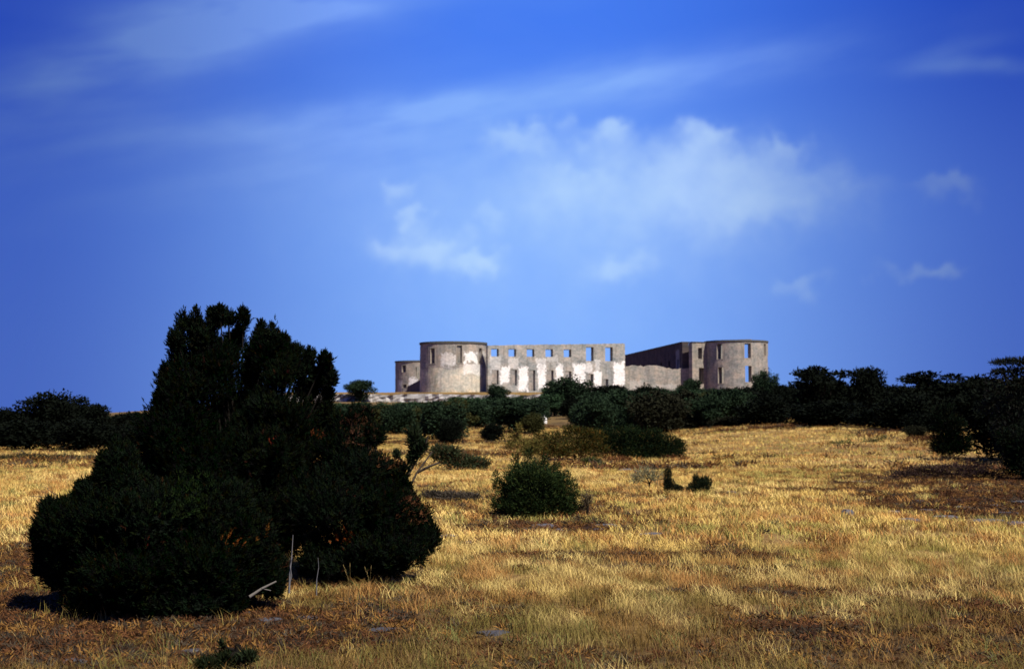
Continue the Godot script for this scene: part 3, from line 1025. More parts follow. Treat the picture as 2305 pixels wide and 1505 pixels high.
func build_junipers() -> void:
	mats.sprigs = []
	for i in 6:
		mats.sprigs.append(sprig(0.058, 8, 0.0095))
	mats.needle = mat(Color.WHITE, 0.75, true)
	mats.needle.metallic_specular = 0.06
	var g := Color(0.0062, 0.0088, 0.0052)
	plume_juniper("tall_juniper", "tall black-green juniper tree with many plumes, the largest plant at left", 540, 14.6, [
		[482, 722, 26, 34, 0], [470, 708, 12, 18, .1], [496, 706, 12, 18, -.1], [540, 716, 18, 32, .1], [526, 750, 14, 28, .2], [508, 722, 8, 12, .1], [508, 780, 24, 38, .2], [430, 735, 30, 20, 0], [408, 732, 14, 18, .1], [455, 760, 40, 40, 0], [450, 795, 56, 58, .2], [400, 770, 26, 30, -.1], [394, 800, 24, 34, .1],
		[500, 830, 52, 66, -.2], [376, 845, 26, 34, .1], [385, 870, 36, 50, .1], [440, 880, 70, 70, -.3], [356, 905, 22, 40, .1], [366, 930, 34, 50, .1], [420, 970, 85, 80, -.4], [348, 985, 36, 60, 0], [515, 930, 60, 80, .3], [480, 1040, 120, 80, -.4], [338, 1050, 52, 60, .2],
		[582, 772, 18, 30, .1], [581, 738, 7, 22, .1], [568, 806, 26, 32, 0], [552, 840, 20, 34, .1], [592, 800, 30, 40, -.1], [618, 780, 32, 32, -.1], [636, 770, 16, 22, .0], [620, 820, 40, 40, .1], [655, 795, 26, 28, .15], [650, 825, 34, 36, -.1], [640, 850, 40, 40, -.3], [694, 805, 18, 24, 0], [688, 838, 30, 34, 0], [732, 812, 20, 22, -.1], [730, 838, 18, 26, .1],
		[744, 862, 12, 16, 0], [716, 858, 20, 30, .1], [682, 880, 34, 30, .2], [735, 888, 16, 16, .1], [575, 880, 36, 50, .1], [620, 915, 52, 46, -.3], [664, 945, 62, 50, -.3], [728, 925, 24, 40, .1], [620, 1010, 90, 66, -.4], [700, 1010, 60, 60, 0], [560, 985, 70, 80, 0],
		[742, 985, 26, 44, .2], [560, 1130, 130, 90, -.4], [400, 1120, 100, 80, -.2], [690, 1110, 90, 80, -.2], [480, 1200, 160, 70, -.2], [640, 1200, 120, 60, 0]],
		260.0, g, [[490, 915, 14, Color(0.12, 0.022, 0.012), .4], [640, 990, 16, Color(0.12, 0.022, 0.012), .4], [725, 985, 20, Color(0.10, 0.030, 0.012), .35]], 26)
	plume_juniper("spreading_juniper", "broad black-green juniper spreading over the ground in front of the tall one", 360, 11.7, [
		[128, 1205, 40, 44, 0], [98, 1195, 24, 26, .2], [112, 1240, 30, 40, .1], [170, 1130, 22, 26, .1], [192, 1108, 24, 20, .1], [216, 1125, 26, 30, .2], [175, 1180, 66, 60, -.2], [250, 1080, 28, 36, .2], [285, 1090, 34, 44, .1], [310, 1110, 40, 50, .0], [260, 1170, 88, 70, -.2], [370, 1155, 86, 62, -.3], [420, 1120, 50, 36, -.1], [480, 1150, 86, 60, 0],
		[150, 1300, 44, 26, .0], [205, 1345, 44, 20, -.1], [110, 1285, 28, 22, .1], [240, 1366, 40, 14, -.3], [520, 1350, 60, 16, -.3], [612, 1318, 30, 20, -.1],
		[170, 1260, 70, 56, 0], [230, 1310, 60, 50, -.1], [330, 1270, 112, 78, -.4], [480, 1260, 112, 78, -.3], [270, 1345, 62, 24, -.2], [360, 1340, 80, 28, -.3], [450, 1335, 96, 30, -.3], [545, 1320, 50, 26, -.1], [565, 1225, 60, 70, -.1], [600, 1280, 50, 40, 0], [250, 1032, 20, 18, .3], [240, 1056, 30, 22, .2], [222, 1080, 22, 22, .2], [445, 1100, 50, 18, .1], [520, 1110, 40, 24, .1]],
		330.0, Color(0.0058, 0.0086, 0.005), [[548, 1204, 28, Color(0.14, 0.045, 0.010), .34], [594, 1192, 22, Color(0.13, 0.055, 0.012), .22], [370, 1208, 18, Color(0.16, 0.03, 0.02), .3], [440, 1110, 60, Color(0.012, 0.021, 0.007), .5]], 150)
	plume_juniper("low_juniper", "low dark juniper bush right of the tall one, tinged with rust at its edge", 830, 13.7, [
		[795, 965, 36, 36, .4], [768, 985, 30, 36, .3], [825, 990, 22, 26, .4], [760, 1020, 52, 50, .2], [800, 1060, 76, 50, 0], [855, 1065, 36, 34, .2], [880, 1090, 34, 34, .2], [760, 1130, 98, 78, -.3], [860, 1140, 66, 60, -.2], [905, 1170, 34, 34, .0], [942, 1180, 18, 24, .1], [935, 1210, 36, 28, .0], [850, 1220, 98, 54, -.3],
		[958, 1225, 20, 22, 0], [900, 1240, 60, 36, -.2], [770, 1250, 82, 42, -.3], [880, 1270, 50, 24, -.2], [902, 1120, 16, 22, .2], [920, 1145, 14, 22, .1], [740, 1278, 50, 16, -.2], [820, 1275, 50, 20, -.2], [972, 1212, 10, 12, .1]],
		205.0, Color(0.0060, 0.0088, 0.0052), [[785, 1200, 27, Color(0.16, 0.042, 0.010), .40], [930, 1150, 40, Color(0.09, 0.04, 0.02), .3], [800, 965, 50, Color(0.05, 0.025, 0.015), .35], [880, 1020, 50, Color(0.10, 0.045, 0.02), .3]], 130)
	# the leaning half-dead branches with one green plume at their end
	var d := 14.2
	var px0 := 905.0
	var base := at(px0, d)
	var o := thing("leaning_branches", "bare leaning grey branches with one dark plume, right of the junipers", "juniper", base)
	var k := d / F
	var b := Bag.new()
	var br := [[[868, 1215], [900, 1110], [925, 1060], [958, 1005], [966, 980]], [[880, 1215], [912, 1120], [940, 1062], [975, 1015]], [[900, 1110], [915, 1070], [932, 1032]], [[925, 1060], [905, 1035], [890, 1022]], [[940, 1062], [968, 1048], [990, 1040]], [[880, 1180], [860, 1120], [842, 1070]], [[932, 1032], [936, 1010], [935, 985]]]
	for w in br:
		for i in w.size() - 1:
			var f: float = 1.0 - float(i) / w.size()
			b.tube(Vector3((w[i][0] - px0) * k, high(w[i][1], d) - base.y, 0.05 * i), Vector3((w[i + 1][0] - px0) * k, high(w[i + 1][1], d) - base.y, 0.05 * (i + 1)), 0.011 * f + 0.004, 0.011 * (f - 0.2) + 0.004, 6)
	part("branch", b.mesh(), mat(Color(0.10, 0.08, 0.06), 0.9), o)
	var l := []
	for q in [[935, 985, 16, 30], [940, 1010, 15, 24], [928, 1030, 10, 16], [896, 1022, 8, 10], [955, 1002, 10, 14]]:
		l.append([Vector3((q[0] - px0) * k, high(q[1], d) - base.y, 0.15), Vector3(q[2] * k, q[3] * k, q[2] * k)])
	part("plume", leaf_cloud(l, 2600, 0.045, 0.012, 1.0, Color(0.016, 0.023, 0.012)), mats.needle, o)
	# bleached stump and fallen branch at the foot of the junipers
	d = 11.6
	var s := at(660, d)
	var st := thing("dead_stump", "bleached grey splintered dead stem before the junipers", "stump", s)
	k = d / F
	var sb := Bag.new()
	for w in [[[654, 1330], [656, 1286], [661, 1244], [664, 1200], 0.009], [[652, 1320], [660, 1292], [657, 1268], [664, 1248], 0.006], [[715, 1335], [716, 1300], [721, 1272], [720, 1250], 0.005]]:
		for i in 3:
			sb.tube(Vector3((w[i][0] - 660) * k, high(w[i][1], d) - s.y, 0.02 * i), Vector3((w[i + 1][0] - 660) * k, high(w[i + 1][1], d) - s.y, 0.02 * i + 0.02), w[4] * (1.0 - i * 0.27), w[4] * (0.73 - i * 0.27) + 0.001, 7)
	part("splinter", sb.mesh(), mat(Color(0.15, 0.148, 0.15), 0.9), st)
	var fb := Bag.new()
	for w in [[[578, 1330], [605, 1312], 0.014], [[605, 1312], [634, 1298], 0.010], [[605, 1312], [622, 1318], 0.006]]:
		fb.tube(Vector3((w[0][0] - 605) * k, high(w[0][1], d) - s.y, 0.25), Vector3((w[1][0] - 605) * k, high(w[1][1], d) - s.y, 0.2), w[2], w[2] * 0.7, 6)
	var fo := part("fallen_branch", fb.mesh(), mat(Color(0.12, 0.11, 0.10), 0.9), self)
	fo.position = Vector3(across(605, d), s.y, -d)
	tag(fo, "pale fallen branch on the ground left of the bleached stump", "branch")
	# bare twig that sticks out on the left
	d = 12.0
	k = d / F
	var tw := Bag.new()
	var t0 := at(150, d)
	for w in [[[175, 1180], [150, 1140], [128, 1112], 0.008], [[150, 1140], [120, 1118], [72, 1114], 0.006], [[128, 1112], [112, 1098], [100, 1092], 0.004], [[150, 1140], [158, 1112], [152, 1098], 0.004], [[120, 1118], [104, 1106], [90, 1104], 0.003]]:
		for i in 2:
			tw.tube(Vector3((w[i][0] - 150) * k, high(w[i][1], d) - t0.y, 0.0), Vector3((w[i + 1][0] - 150) * k, high(w[i + 1][1], d) - t0.y, 0.05), w[3] * (1.0 - i * 0.3), w[3] * (0.6 - i * 0.3), 5)
	tw.tube(Vector3(0.4, 0.0, -0.1), Vector3(25 * k, high(1180, d) - t0.y, 0), 0.012, 0.008, 5)
	var to := part("bare_twig", tw.mesh(), mat(Color(0.07, 0.055, 0.045), 0.9), self)
	to.position = t0
	tag(to, "thin bare twig sticking out left of the spreading juniper", "twig")

# a fuller shrub of its own shape, for those nearer than the thicket
func own_shrub(called: String, label: String, px0: float, d: float, lumps_px: Array, n: int, length: float, width: float, lift: float, col: Color, odd := Color(-1, 0, 0), odd_share := 0.0, ragged := 0.45) -> Node3D:
	var base := at(px0, d)
	var o := thing(called, label, "shrub", base)
	var k := d / F
	var l := []
	for q in lumps_px:
		l.append([Vector3((q[0] - px0) * k, maxf(high(q[1], d) - base.y, 0.02), q[4]), Vector3(q[2] * k, q[3] * k, q[2] * k)])
	part("crown", leaf_cloud(l, n, length, width, lift, col, 0.45, odd, odd_share, ragged), mats.needle, o)
	part("stems", limbs(l, 0.02), mats.bark, o)
	return o

func build_shrubs() -> void:
	var lumps := [[1192, 1068, 56, 36, .1], [1200, 1100, 90, 52, 0], [1200, 1070, 70, 36, .2], [1195, 1128, 88, 34, .1], [1205, 1095, 64, 44, .3], [1200, 1135, 80, 30, .15]]
	for i in 46:
		var u := rng.randf_range(-1.0, 1.0)
		var top := lerpf(1036.0, 1075.0, pow(absf(u + 0.12), 1.6)) + rng.randf_range(-8.0, 14.0)
		var ly := lerpf(top, 1150.0, pow(rng.randf(), 0.8))
		var sz := rng.randf_range(12.0, 24.0)
		lumps.append([1203.0 + u * 80.0, ly, sz, sz * rng.randf_range(0.7, 1.1), rng.randf_range(-0.15, 0.55) * sqrt(1.0 - u * u * 0.9)])
	for q in [[1158, 1030, 10, 16, .1], [1190, 1024, 12, 18, .1], [1225, 1034, 11, 18, .2], [1252, 1050, 12, 16, .1], [1290, 1090, 12, 18, 0], [1298, 1112, 9, 12, .1], [1116, 1075, 9, 22, 0], [1112, 1135, 10, 22, .1]]:
		lumps.append(q)
	own_shrub("round_juniper", "dense rounded dark green juniper bush alone in the middle of the grass", 1200, 22.5, lumps,
		46000, 0.036, 0.012, 0.7, Color(0.0135, 0.0225, 0.009), Color(0.040, 0.054, 0.016), 0.15, 0.2)
	own_shrub("dark_juniper_mound", "long low dark juniper mound behind the round bush, to its right", 1445, 56, [
		[1390, 995, 50, 34, 0], [1440, 998, 60, 34, .2], [1500, 1003, 40, 28, 0], [1526, 1006, 20, 22, .1], [1360, 990, 34, 32, .3], [1420, 980, 34, 24, -.3], [1470, 985, 30, 22, .3], [1460, 1015, 80, 18, .5]],
		26000, 0.07, 0.028, 0.5, Color(0.010, 0.016, 0.0075), Color(0.038, 0.038, 0.011), 0.06, 0.25)
	own_shrub("rusty_shrub", "olive-brown shrub with orange top between the round bush and the dark juniper mound", 1265, 54, [
		[1300, 975, 34, 16, 0], [1255, 985, 36, 18, .2], [1330, 985, 36, 24, .3], [1225, 1000, 34, 18, .1], [1290, 1005, 50, 20, .4], [1245, 1015, 46, 14, .5], [1330, 1008, 40, 20, .4], [1200, 1008, 26, 14, .3], [1215, 985, 20, 14, .1], [1280, 965, 18, 12, .1]],
		11000, 0.07, 0.028, 0.6, Color(0.036, 0.036, 0.011), Color(0.10, 0.055, 0.013), 0.14, 0.25)
	own_shrub("yellow_shrub", "thin yellow-green shrub at the left end of the olive-brown shrub", 1165, 50, [
		[1160, 982, 16, 12, 0], [1148, 1000, 16, 12, .2], [1178, 998, 22, 16, .1], [1168, 962, 9, 12, .1], [1190, 1015, 24, 12, .2], [1210, 1000, 20, 14, .1]],
		2200, 0.075, 0.026, 0.7, Color(0.075, 0.072, 0.020), Color(0.15, 0.11, 0.035), 0.3)
	own_shrub("low_green_shrub", "low straggling green shrub in the grass left of the round bush", 1030, 44, [
		[1000, 1022, 30, 22, 0], [1025, 1035, 36, 18, .2], [1060, 1038, 34, 16, .1], [1085, 1042, 22, 12, 0], [985, 1015, 18, 16, .2], [1020, 1012, 22, 10, .3]],
		5500, 0.08, 0.028, 0.6, Color(0.030, 0.040, 0.020), Color(0.09, 0.05, 0.025), 0.12)
	own_shrub("seedling_juniper", "small upright juniper seedling, left of two right of the round bush", 1506, 29.5, [
		[1503, 1068, 10, 20, 0], [1508, 1092, 14, 18, 0], [1500, 1090, 9, 20, .05], [1524, 1100, 16, 10, .05]], 2600, 0.04, 0.012, 1.0, Color(0.014, 0.018, 0.011))
	own_shrub("seedling_juniper", "small rounded juniper seedling, right of two right of the round bush", 1575, 29.5, [
		[1575, 1088, 22, 18, 0], [1590, 1090, 14, 20, 0], [1560, 1098, 18, 12, .05], [1565, 1076, 8, 12, .05]], 2800, 0.04, 0.013, 1.0, Color(0.014, 0.021, 0.011))
	own_shrub("grey_herb", "pale grey-green straggling herb in the grass left of the seedlings", 1460, 31, [
		[1450, 1065, 26, 18, 0], [1475, 1070, 22, 16, .1], [1430, 1075, 18, 12, .1]], 900, 0.07, 0.012, 1.0, Color(0.13, 0.13, 0.075))
	own_shrub("green_tuft", "small green shrub below the right end of the rusty shrub", 1335, 48, [
		[1325, 1040, 24, 12, 0], [1345, 1045, 16, 9, 0]], 1200, 0.07, 0.022, 0.8, Color(0.05, 0.065, 0.022))
	own_shrub("ball_bush", "dark ball-shaped bush on the grass at right below the thicket", 2136, 50, [
		[2136, 985, 44, 36, 0], [2115, 1000, 28, 22, .2], [2160, 1000, 26, 22, .2], [2136, 955, 36, 28, .1], [2125, 930, 30, 26, -.1], [2136, 1008, 44, 14, .2]], 9000, 0.09, 0.03, 0.6, Color(0.0058, 0.008, 0.0052))
	own_shrub("dark_edge_bush", "black bush at the right edge standing in the grass", 2300, 36, [
		[2290, 1020, 36, 40, 0], [2315, 1000, 46, 50, .2], [2275, 1050, 24, 22, .1], [2340, 1040, 50, 36, 0], [2300, 1055, 40, 20, .3], [2260, 985, 22, 20, 0]], 9000, 0.07, 0.022, 0.6, Color(0.0058, 0.008, 0.0052))
	own_shrub("low_dark_heather", "low dark shrub line in the grass at far left, nearer than the wood", 130, 56, [
		[60, 1028, 60, 8, 0], [150, 1028, 50, 7, .4], [210, 1030, 36, 7, .2], [10, 1030, 40, 7, 0]], 3800, 0.07, 0.022, 0.6, Color(0.035, 0.033, 0.018))
	own_shrub("low_dark_heather", "low grey-brown heather in the grass between junipers and round bush", 1010, 27, [
		[975, 1112, 30, 10, 0], [1015, 1114, 40, 11, .1], [1060, 1116, 26, 9, .1]], 2600, 0.05, 0.014, 0.7, Color(0.055, 0.047, 0.036))
	own_shrub("low_dark_heather", "dark purple-brown heather patch in the grass at right before the edge bush", 2140, 37, [
		[2080, 1060, 60, 12, 0], [2150, 1056, 60, 16, .3], [2210, 1066, 50, 14, .2], [2030, 1068, 40, 9, 0]], 5200, 0.06, 0.018, 0.7, Color(0.040, 0.026, 0.022))
	own_shrub("brown_herb", "small brown herb in the grass just right of the round bush", 1320, 22.5, [
		[1318, 1125, 14, 18, 0], [1308, 1140, 12, 12, 0]], 420, 0.06, 0.012, 0.9, Color(0.06, 0.048, 0.03))
	own_shrub("green_thistle", "small dark green leafy plant in the foreground grass at lower left", 535, 9.1, [
		[520, 1472, 38, 14, 0], [570, 1466, 22, 16, .1], [505, 1444, 8, 12, 0], [480, 1480, 32, 12, .1]], 1500, 0.035, 0.010, 0.9, Color(0.016, 0.022, 0.011))
	own_shrub("green_herb", "tiny green plants in the grass before the thicket at right", 1965, 62, [
		[1960, 992, 26, 8, 0], [1985, 986, 14, 8, 0], [1890, 998, 30, 7, .2]], 700, 0.08, 0.025, 0.8, Color(0.06, 0.07, 0.025))

func stone_mesh(w: float, h: float, l: float) -> ArrayMesh:
	var b := Bag.new()
	var ring := 9
	var lay := []
	for k in 3:
		var row := []
		for i in ring:
			var a := TAU * i / ring
			var q: float = [1.0, 0.94, 0.62][k] * (1.0 + 0.25 * sin(i * 2.3 + w * 9.0) + rng.randf_range(-0.08, 0.08))
			row.append(Vector3(cos(a) * w * 0.5 * q, [-0.06, 0.6, 1.0][k] * h + rng.randf_range(-0.06, 0.06) * h, sin(a) * l * 0.5 * q))
		lay.append(row)
	for k in 2:
		for i in ring:
			var j := (i + 1) % ring
			b.quad(lay[k][i], lay[k + 1][i], lay[k + 1][j], lay[k][j])
	for i in ring:
		b.tri(lay[2][i], Vector3(0, h * 1.04, 0), lay[2][(i + 1) % ring])
	return b.mesh()

func build_stones() -> void:
	var m := mat(Color(0.085, 0.088, 0.10), 0.95)
	var dim := mat(Color(0.06, 0.06, 0.068), 0.95)
	var white := mat(Color(0.78, 0.77, 0.76), 0.9)
	var o := part("white_boulder", stone_mesh(0.75, 0.75, 0.6), white, self)
	o.position = at(1222, 137)
	tag(o, "small bright white boulder in a grassy gap of the thicket below the castle", "boulder")
	var list := [
		[1228, 1182, 60, 0.05, "grey limestone slab in the grass right below the round bush, largest there"], [1190, 1188, 26, 0.04, "small grey slab left of the largest slab below the round bush"], [1258, 1190, 22, 0.04, "small grey slab right of the largest slab below the round bush"],
		[1365, 1186, 46, 0.05, "grey limestone slab in the grass between round bush and seedlings"], [1345, 1192, 22, 0.04, "small pale slab touching the slab between round bush and seedlings"], [1470, 1204, 60, 0.03, "flat grey slab half hidden in grass below the seedlings"],
		[1408, 1060, 34, 0.12, "pale stone in the grass behind the round bush, to its right"], [1432, 1064, 18, 0.08, "tiny pale stone beside the pale stone behind the round bush"],
		[1905, 1140, 26, 0.14, "bluish white stone lying alone in the grass at right"], [1010, 1205, 34, 0.04, "flat grey slab beside the right tip of the low juniper"],
		[2040, 1148, 90, 0.05, "grey slab at the left end of the bare limestone pavement at right"], [2130, 1140, 90, 0.05, "grey slab in the bare limestone pavement at right, second from left"], [2215, 1146, 110, 0.05, "broad grey slab in the bare limestone pavement at right"], [2290, 1152, 100, 0.05, "grey slab of the limestone pavement at the right edge"], [2270, 1130, 70, 0.04, "smaller grey slab behind the limestone pavement at the right edge"],
		[2010, 1132, 44, 0.04, "small grey slab just behind the left end of the limestone pavement"], [2085, 1128, 50, 0.04, "grey slab behind the second slab of the limestone pavement"], [2165, 1122, 60, 0.04, "dark grey slab behind the broad slab of the limestone pavement"], [2235, 1118, 46, 0.04, "small slab at the rear of the limestone pavement at right"], [2290, 1112, 60, 0.04, "grey slab at the rear of the limestone pavement at the right edge"], [2060, 1112, 40, 0.04, "small slab in red heath behind the limestone pavement"],
		[1935, 1072, 50, 0.05, "grey flat stone in dark heather at right"], [610, 1392, 52, 0.025, "bluish flat stone in the foreground heath before the junipers"], [690, 1390, 44, 0.03, "grey flat stone in the foreground heath below the stump"],
		[545, 1378, 40, 0.02, "narrow grey stone in the foreground heath left of the bluish one"], [175, 1480, 60, 0.03, "grey stone in the dark heath of the lower left corner"], [1110, 1432, 70, 0.02, "dark grey slab in the foreground grass at bottom centre"], [440, 1452, 46, 0.02, "dark flat stone in the foreground heath at lower left"],
		[1055, 1225, 18, 0.05, "tiny pale stone in the grass right of the low juniper"], [860, 1420, 60, 0.02, "dark flat slab in the foreground heath right of the stump"], [1645, 1112, 20, 0.05, "tiny grey stone right of the rounded seedling"],
	]
	for s in list:
		var d: float = EYE * F / (s[1] - HY) 
		if s[0] > 1700:
			d *= 0.93
		var w: float = s[2] / F * d * (0.72 if s[0] > 1950 else 1.0)
		var q := part("limestone_slab", stone_mesh(w, s[3] * 0.7, w * rng.randf_range(0.6, 1.1)), dim if s[1] > 1300 else m, self)
		q.position = at(s[0], d)
		slabs.append([q.position.x, d, w])
		q.rotation.y = rng.randf_range(-0.6, 0.6)
		tag(q, s[4], "stone", "limestone slabs lying in the grass")

# ------------------------------------------------------------------ grass
func tuft(blades: int, r: float, h: float, w: float, lean: float, bend := true) -> ArrayMesh:
	var b := Bag.new()
	for i in blades:
		var a := rng.randf() * TAU
		var q := sqrt(rng.randf()) * r
		var p := Vector3(cos(a) * q, -0.02, sin(a) * q)
		var a2 := rng.randf() * TAU
		var o := Vector3(cos(a2), 0, sin(a2))
		var s := Vector3(-o.z, 0, o.x).rotated(Vector3.UP, rng.randf_range(-0.8, 0.8)) * w * 0.5
		var hh := h * rng.randf_range(0.45, 1.15)
		var ln := lean * rng.randf_range(0.2, 1.3) * hh
		var t := rng.randf_range(0.75, 1.2)
		var c := Color(t, t, t)
		var m := p + o * ln * 0.35 + Vector3(0, hh * 0.62, 0)
		var tip := p + o * ln + Vector3(0, hh, 0)
		if bend:
			b.quad(p - s, m - s * 0.7, m + s * 0.7, p + s, c)
			b.tri(m - s * 0.7, tip, m + s * 0.7, c)
		else:
			b.tri(p - s, tip, p + s, c)
	return b.mesh()

func stalk() -> ArrayMesh:
	var b := Bag.new()
	for i in 4:
		var a := rng.randf() * TAU
		var o := Vector3(cos(a), 0, sin(a))
		var h := rng.randf_range(0.75, 1.0)
		var p := o * 0.03
		var m := p + o * 0.05 + Vector3(0, h * 0.6, 0)
		var tip := p + o * rng.randf_range(0.12, 0.3) + Vector3(0, h, 0)
		b.tube(p, m, 0.0022, 0.0018, 3)
		b.tube(m, tip, 0.0018, 0.0012, 3)
		b.tube(m.lerp(tip, 0.72), tip, 0.005, 0.002, 4)
	return b.mesh()

func scatter(called: String, label: String, category: String, mesh: Mesh, m: Material, xf: Array, cols: Array) -> void:
	var mm := MultiMesh.new()
	mm.transform_format = MultiMesh.TRANSFORM_3D
	mm.use_colors = true
	mm.mesh = mesh
	mm.instance_count = xf.size()
	for i in xf.size():
		mm.set_instance_transform(i, xf[i])
		mm.set_instance_color(i, cols[i])
	var o := MultiMeshInstance3D.new()
	o.multimesh = mm
	o.material_override = m
	o.name = numbered(called)
	add_child(o)
	o.set_meta("kind", "stuff")
	tag(o, label, category)

func grass_color(x: float, d: float) -> Color:
	var a := n_patch.get_noise_2d(x * 3.0 + 300.0, d * 2.2)
	var f := n_fine.get_noise_2d(x * 5.0 + 80.0, d * 5.0)
	var g := n_fine.get_noise_2d(x * 34.0 + 50.0, d * 17.0)
	var c := Color(0.52, 0.372, 0.108)
	c = c.lerp(Color(0.61, 0.468, 0.165), ss(0.0, 0.35, 0.6 * a + 0.4 * f + 0.5 * g))
	c = c.lerp(Color(0.29, 0.255, 0.065), ss(0.02, 0.40, -0.5 * a + 0.5 * f - 0.7 * g + 0.14 * (1.0 - ss(8.0, 24.0, d))))
	c = c.lerp(Color(0.36, 0.17, 0.05), 0.85 * ss(0.04, 0.28, n_fine.get_noise_2d(x * 24.0 - 500.0, d * 12.0)))
	# darker, older growth nearest the eye
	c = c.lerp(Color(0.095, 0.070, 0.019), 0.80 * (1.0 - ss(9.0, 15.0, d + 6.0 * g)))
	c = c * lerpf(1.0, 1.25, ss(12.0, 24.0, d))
	if rng.randf() < 0.09:
		c = Color(0.17, 0.10, 0.04)
	elif rng.randf() < 0.07:
		c = Color(0.16, 0.17, 0.05)
	var t := rng.randf_range(0.7, 1.25)
	return Color(c.r * t, c.g * t, c.b * t)

var slabs := []
func near_slab(x: float, d: float) -> bool:
	for q in slabs:
		if absf(x - q[0]) < q[2] * 0.55 and d - q[1] < q[2] * 0.5 and q[1] - d < q[2] * 0.5 + 0.012 * q[1]:
			return true
	return false

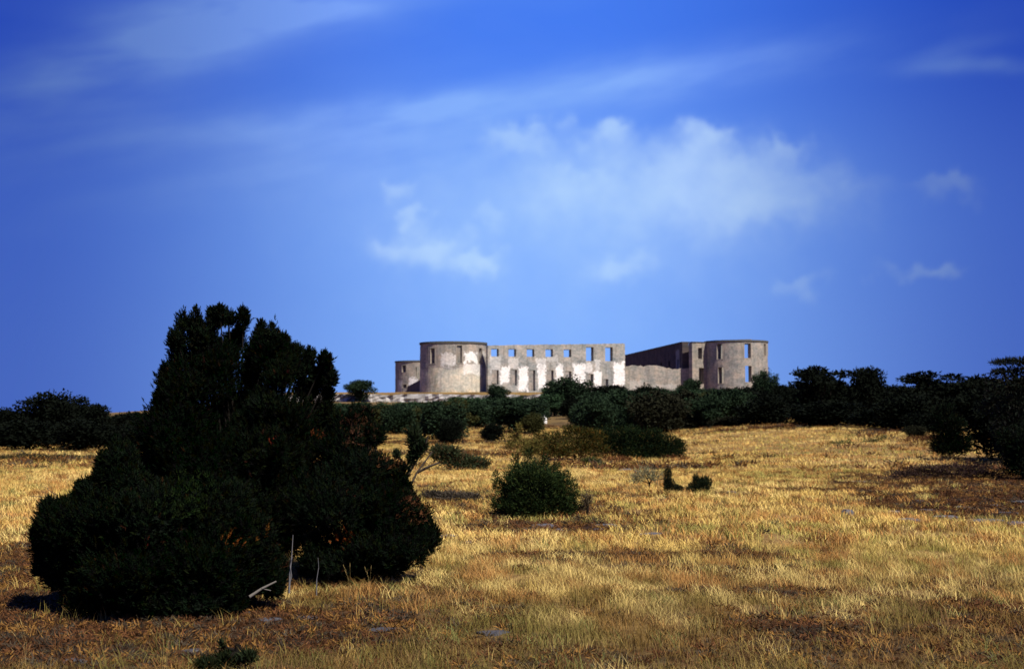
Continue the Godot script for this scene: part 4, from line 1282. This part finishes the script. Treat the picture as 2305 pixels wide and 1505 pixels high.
func build_grass() -> void:
	var gm := mat(Color.WHITE, 0.85, true)
	gm.metallic_specular = 0.2
	gm.backlight_enabled = true
	gm.backlight = Color(0.25, 0.22, 0.12)
	var near_x := []; var near_c := []
	var mid_x := []; var mid_c := []
	var far_x := []; var far_c := []
	var low_x := []; var low_c := []
	var st_x := []; var st_c := []
	for zone in [[5.5, 17.0, 0.100], [17.0, 42.0, 0.19], [42.0, 128.0, 0.50]]:
		var s: float = zone[2]
		var d: float = zone[0]
		while d < zone[1]:
			var half := 0.43 * d + 3.0
			var x := -half
			while x < half:
				var px := x + rng.randf_range(-0.5, 0.5) * s
				var pd := d + rng.randf_range(-0.5, 0.5) * s
				x += s
				var hp := heath(px, pd)
				var bare := n_fine.get_noise_2d(px * 14.0 + 40.0, pd * 14.0)
				var y := ground(px, -pd)
				var sc := rng.randf_range(0.7, 1.25) * (0.85 + 0.5 * n_fine.get_noise_2d(px * 24.0, pd * 14.0 + 70.0))
				var b := Basis(Vector3.UP, rng.randf() * TAU).scaled(Vector3(1.0, sc, 1.0))
				var t := Transform3D(b, Vector3(px, y, -pd))
				if rng.randf() < hp * 0.95:
					if rng.randf() < 0.95:
						low_x.append(Transform3D(Basis(Vector3.UP, rng.randf() * TAU).scaled(Vector3.ONE * maxf(s / 0.16, 0.75) * rng.randf_range(0.7, 1.3)), Vector3(px, y - 0.01, -pd)))
						var k := rng.randf_range(0.55, 1.35)
						var q := rng.randf()
						var lc := Color(0.105, 0.046, 0.018) if q < 0.52 else (Color(0.22, 0.115, 0.03) if q < 0.78 else Color(0.06, 0.048, 0.032))
						low_c.append(Color(lc.r * k, lc.g * k, lc.b * k))
					continue
				if bare > 0.38 or near_slab(px, pd):
					continue
				var c := grass_color(px, pd)
				if zone[0] < 10.0:
					near_x.append(t); near_c.append(c)
					if rng.randf() < 0.03:
						st_x.append(Transform3D(Basis(Vector3.UP, rng.randf() * TAU).scaled(Vector3.ONE * rng.randf_range(0.20, 0.36)), Vector3(px, y, -pd)))
						st_c.append(Color(0.40, 0.29, 0.11))
				elif zone[0] < 30.0:
					mid_x.append(t); mid_c.append(c)
				else:
					far_x.append(t); far_c.append(c)
			d += s
	scatter("dry_grass", "straw coloured dry grass in the foreground", "grass", tuft(19, 0.10, 0.15, 0.0048, 1.0), gm, near_x, near_c)
	scatter("grass_stalks", "tall thin dry grass stalks with seed heads in the foreground", "grass", stalk(), gm, st_x, st_c)
	scatter("meadow_grass", "straw coloured dry grass in the middle of the field around the round bush", "grass", tuft(20, 0.18, 0.135, 0.010, 1.0), gm, mid_x, mid_c)
	scatter("distant_grass", "straw coloured dry grass of the far field up to the thicket", "grass", tuft(24, 0.42, 0.145, 0.024, 1.0, false), gm, far_x, far_c)
	var hb := Bag.new()
	for i in 26:
		var a := rng.randf() * TAU
		var q := sqrt(rng.randf()) * 0.10
		var p := Vector3(cos(a) * q, rng.randf_range(0.0, 0.045), sin(a) * q)
		var ax := (Vector3(cos(a), 0.9, sin(a)) + ball() * 0.8).normalized()
		var sd := ax.cross(ball()).normalized() * 0.006
		var t := rng.randf_range(0.6, 1.4)
		hb.tri(p - sd, p + ax * 0.045, p + sd, Color(t, t, t))
		hb.tri(p - sd, p + sd, p - ax * 0.02, Color(t, t, t))
	scatter("low_heath", "low reddish brown heath plants and withered leaves between the grass", "heath", hb.mesh(), gm, low_x, low_c)

# ------------------------------------------------------------------ scene
func _ready() -> void:
	rng.seed = 20240
	n_ground.seed = 1; n_ground.frequency = 0.02
	n_patch.seed = 4; n_patch.frequency = 0.035; n_patch.fractal_octaves = 3
	n_fine.seed = 6; n_fine.frequency = 0.05; n_fine.fractal_octaves = 3
	n_rough.seed = 8; n_rough.frequency = 0.1; n_rough.fractal_octaves = 3

	var cam := Camera3D.new()
	cam.name = "camera"
	cam.fov = rad_to_deg(2.0 * atan(752.5 / F))
	cam.near = 0.1
	cam.far = 6000.0
	cam.position = Vector3(0, EYE, 0)
	cam.rotation.x = atan(187.5 / F)
	add_child(cam)
	cam.current = true
	var glass := CameraAttributesPhysical.new()
	glass.frustum_focal_length = 12.0 * F / 752.5
	glass.frustum_near = 0.1
	glass.frustum_far = 6000.0
	glass.frustum_focus_distance = 13.0
	glass.exposure_aperture = 4.0
	cam.attributes = glass

	var env := Environment.new()
	env.background_mode = Environment.BG_SKY
	env.sky = make_sky()
	env.tonemap_mode = Environment.TONE_MAPPER_LINEAR
	env.tonemap_exposure = 1.45
	env.background_energy_multiplier = 0.69
	env.sdfgi_enabled = true
	env.ssao_enabled = true
	env.ssil_enabled = true
	var we := WorldEnvironment.new()
	we.name = "world_environment"
	we.environment = env
	add_child(we)

	var sun := DirectionalLight3D.new()
	sun.name = "sun"
	sun.light_energy = 1.6
	sun.light_color = Color(1.0, 0.96, 0.90)
	sun.light_angular_distance = 0.5
	sun.shadow_enabled = true
	add_child(sun)
	# the sun stands high on the right, a little behind the camera
	sun.look_at_from_position(Vector3.ZERO, -Vector3(0.61, 1.22, 0.79), Vector3.UP)

	mats.bark = mat(Color(0.008, 0.0065, 0.005), 0.95)
	build_ground()
	build_ledge()
	build_castle()
	make_forms()
	build_thicket()
	windblown_tree()
	build_junipers()
	build_shrubs()
	build_stones()
	build_grass()
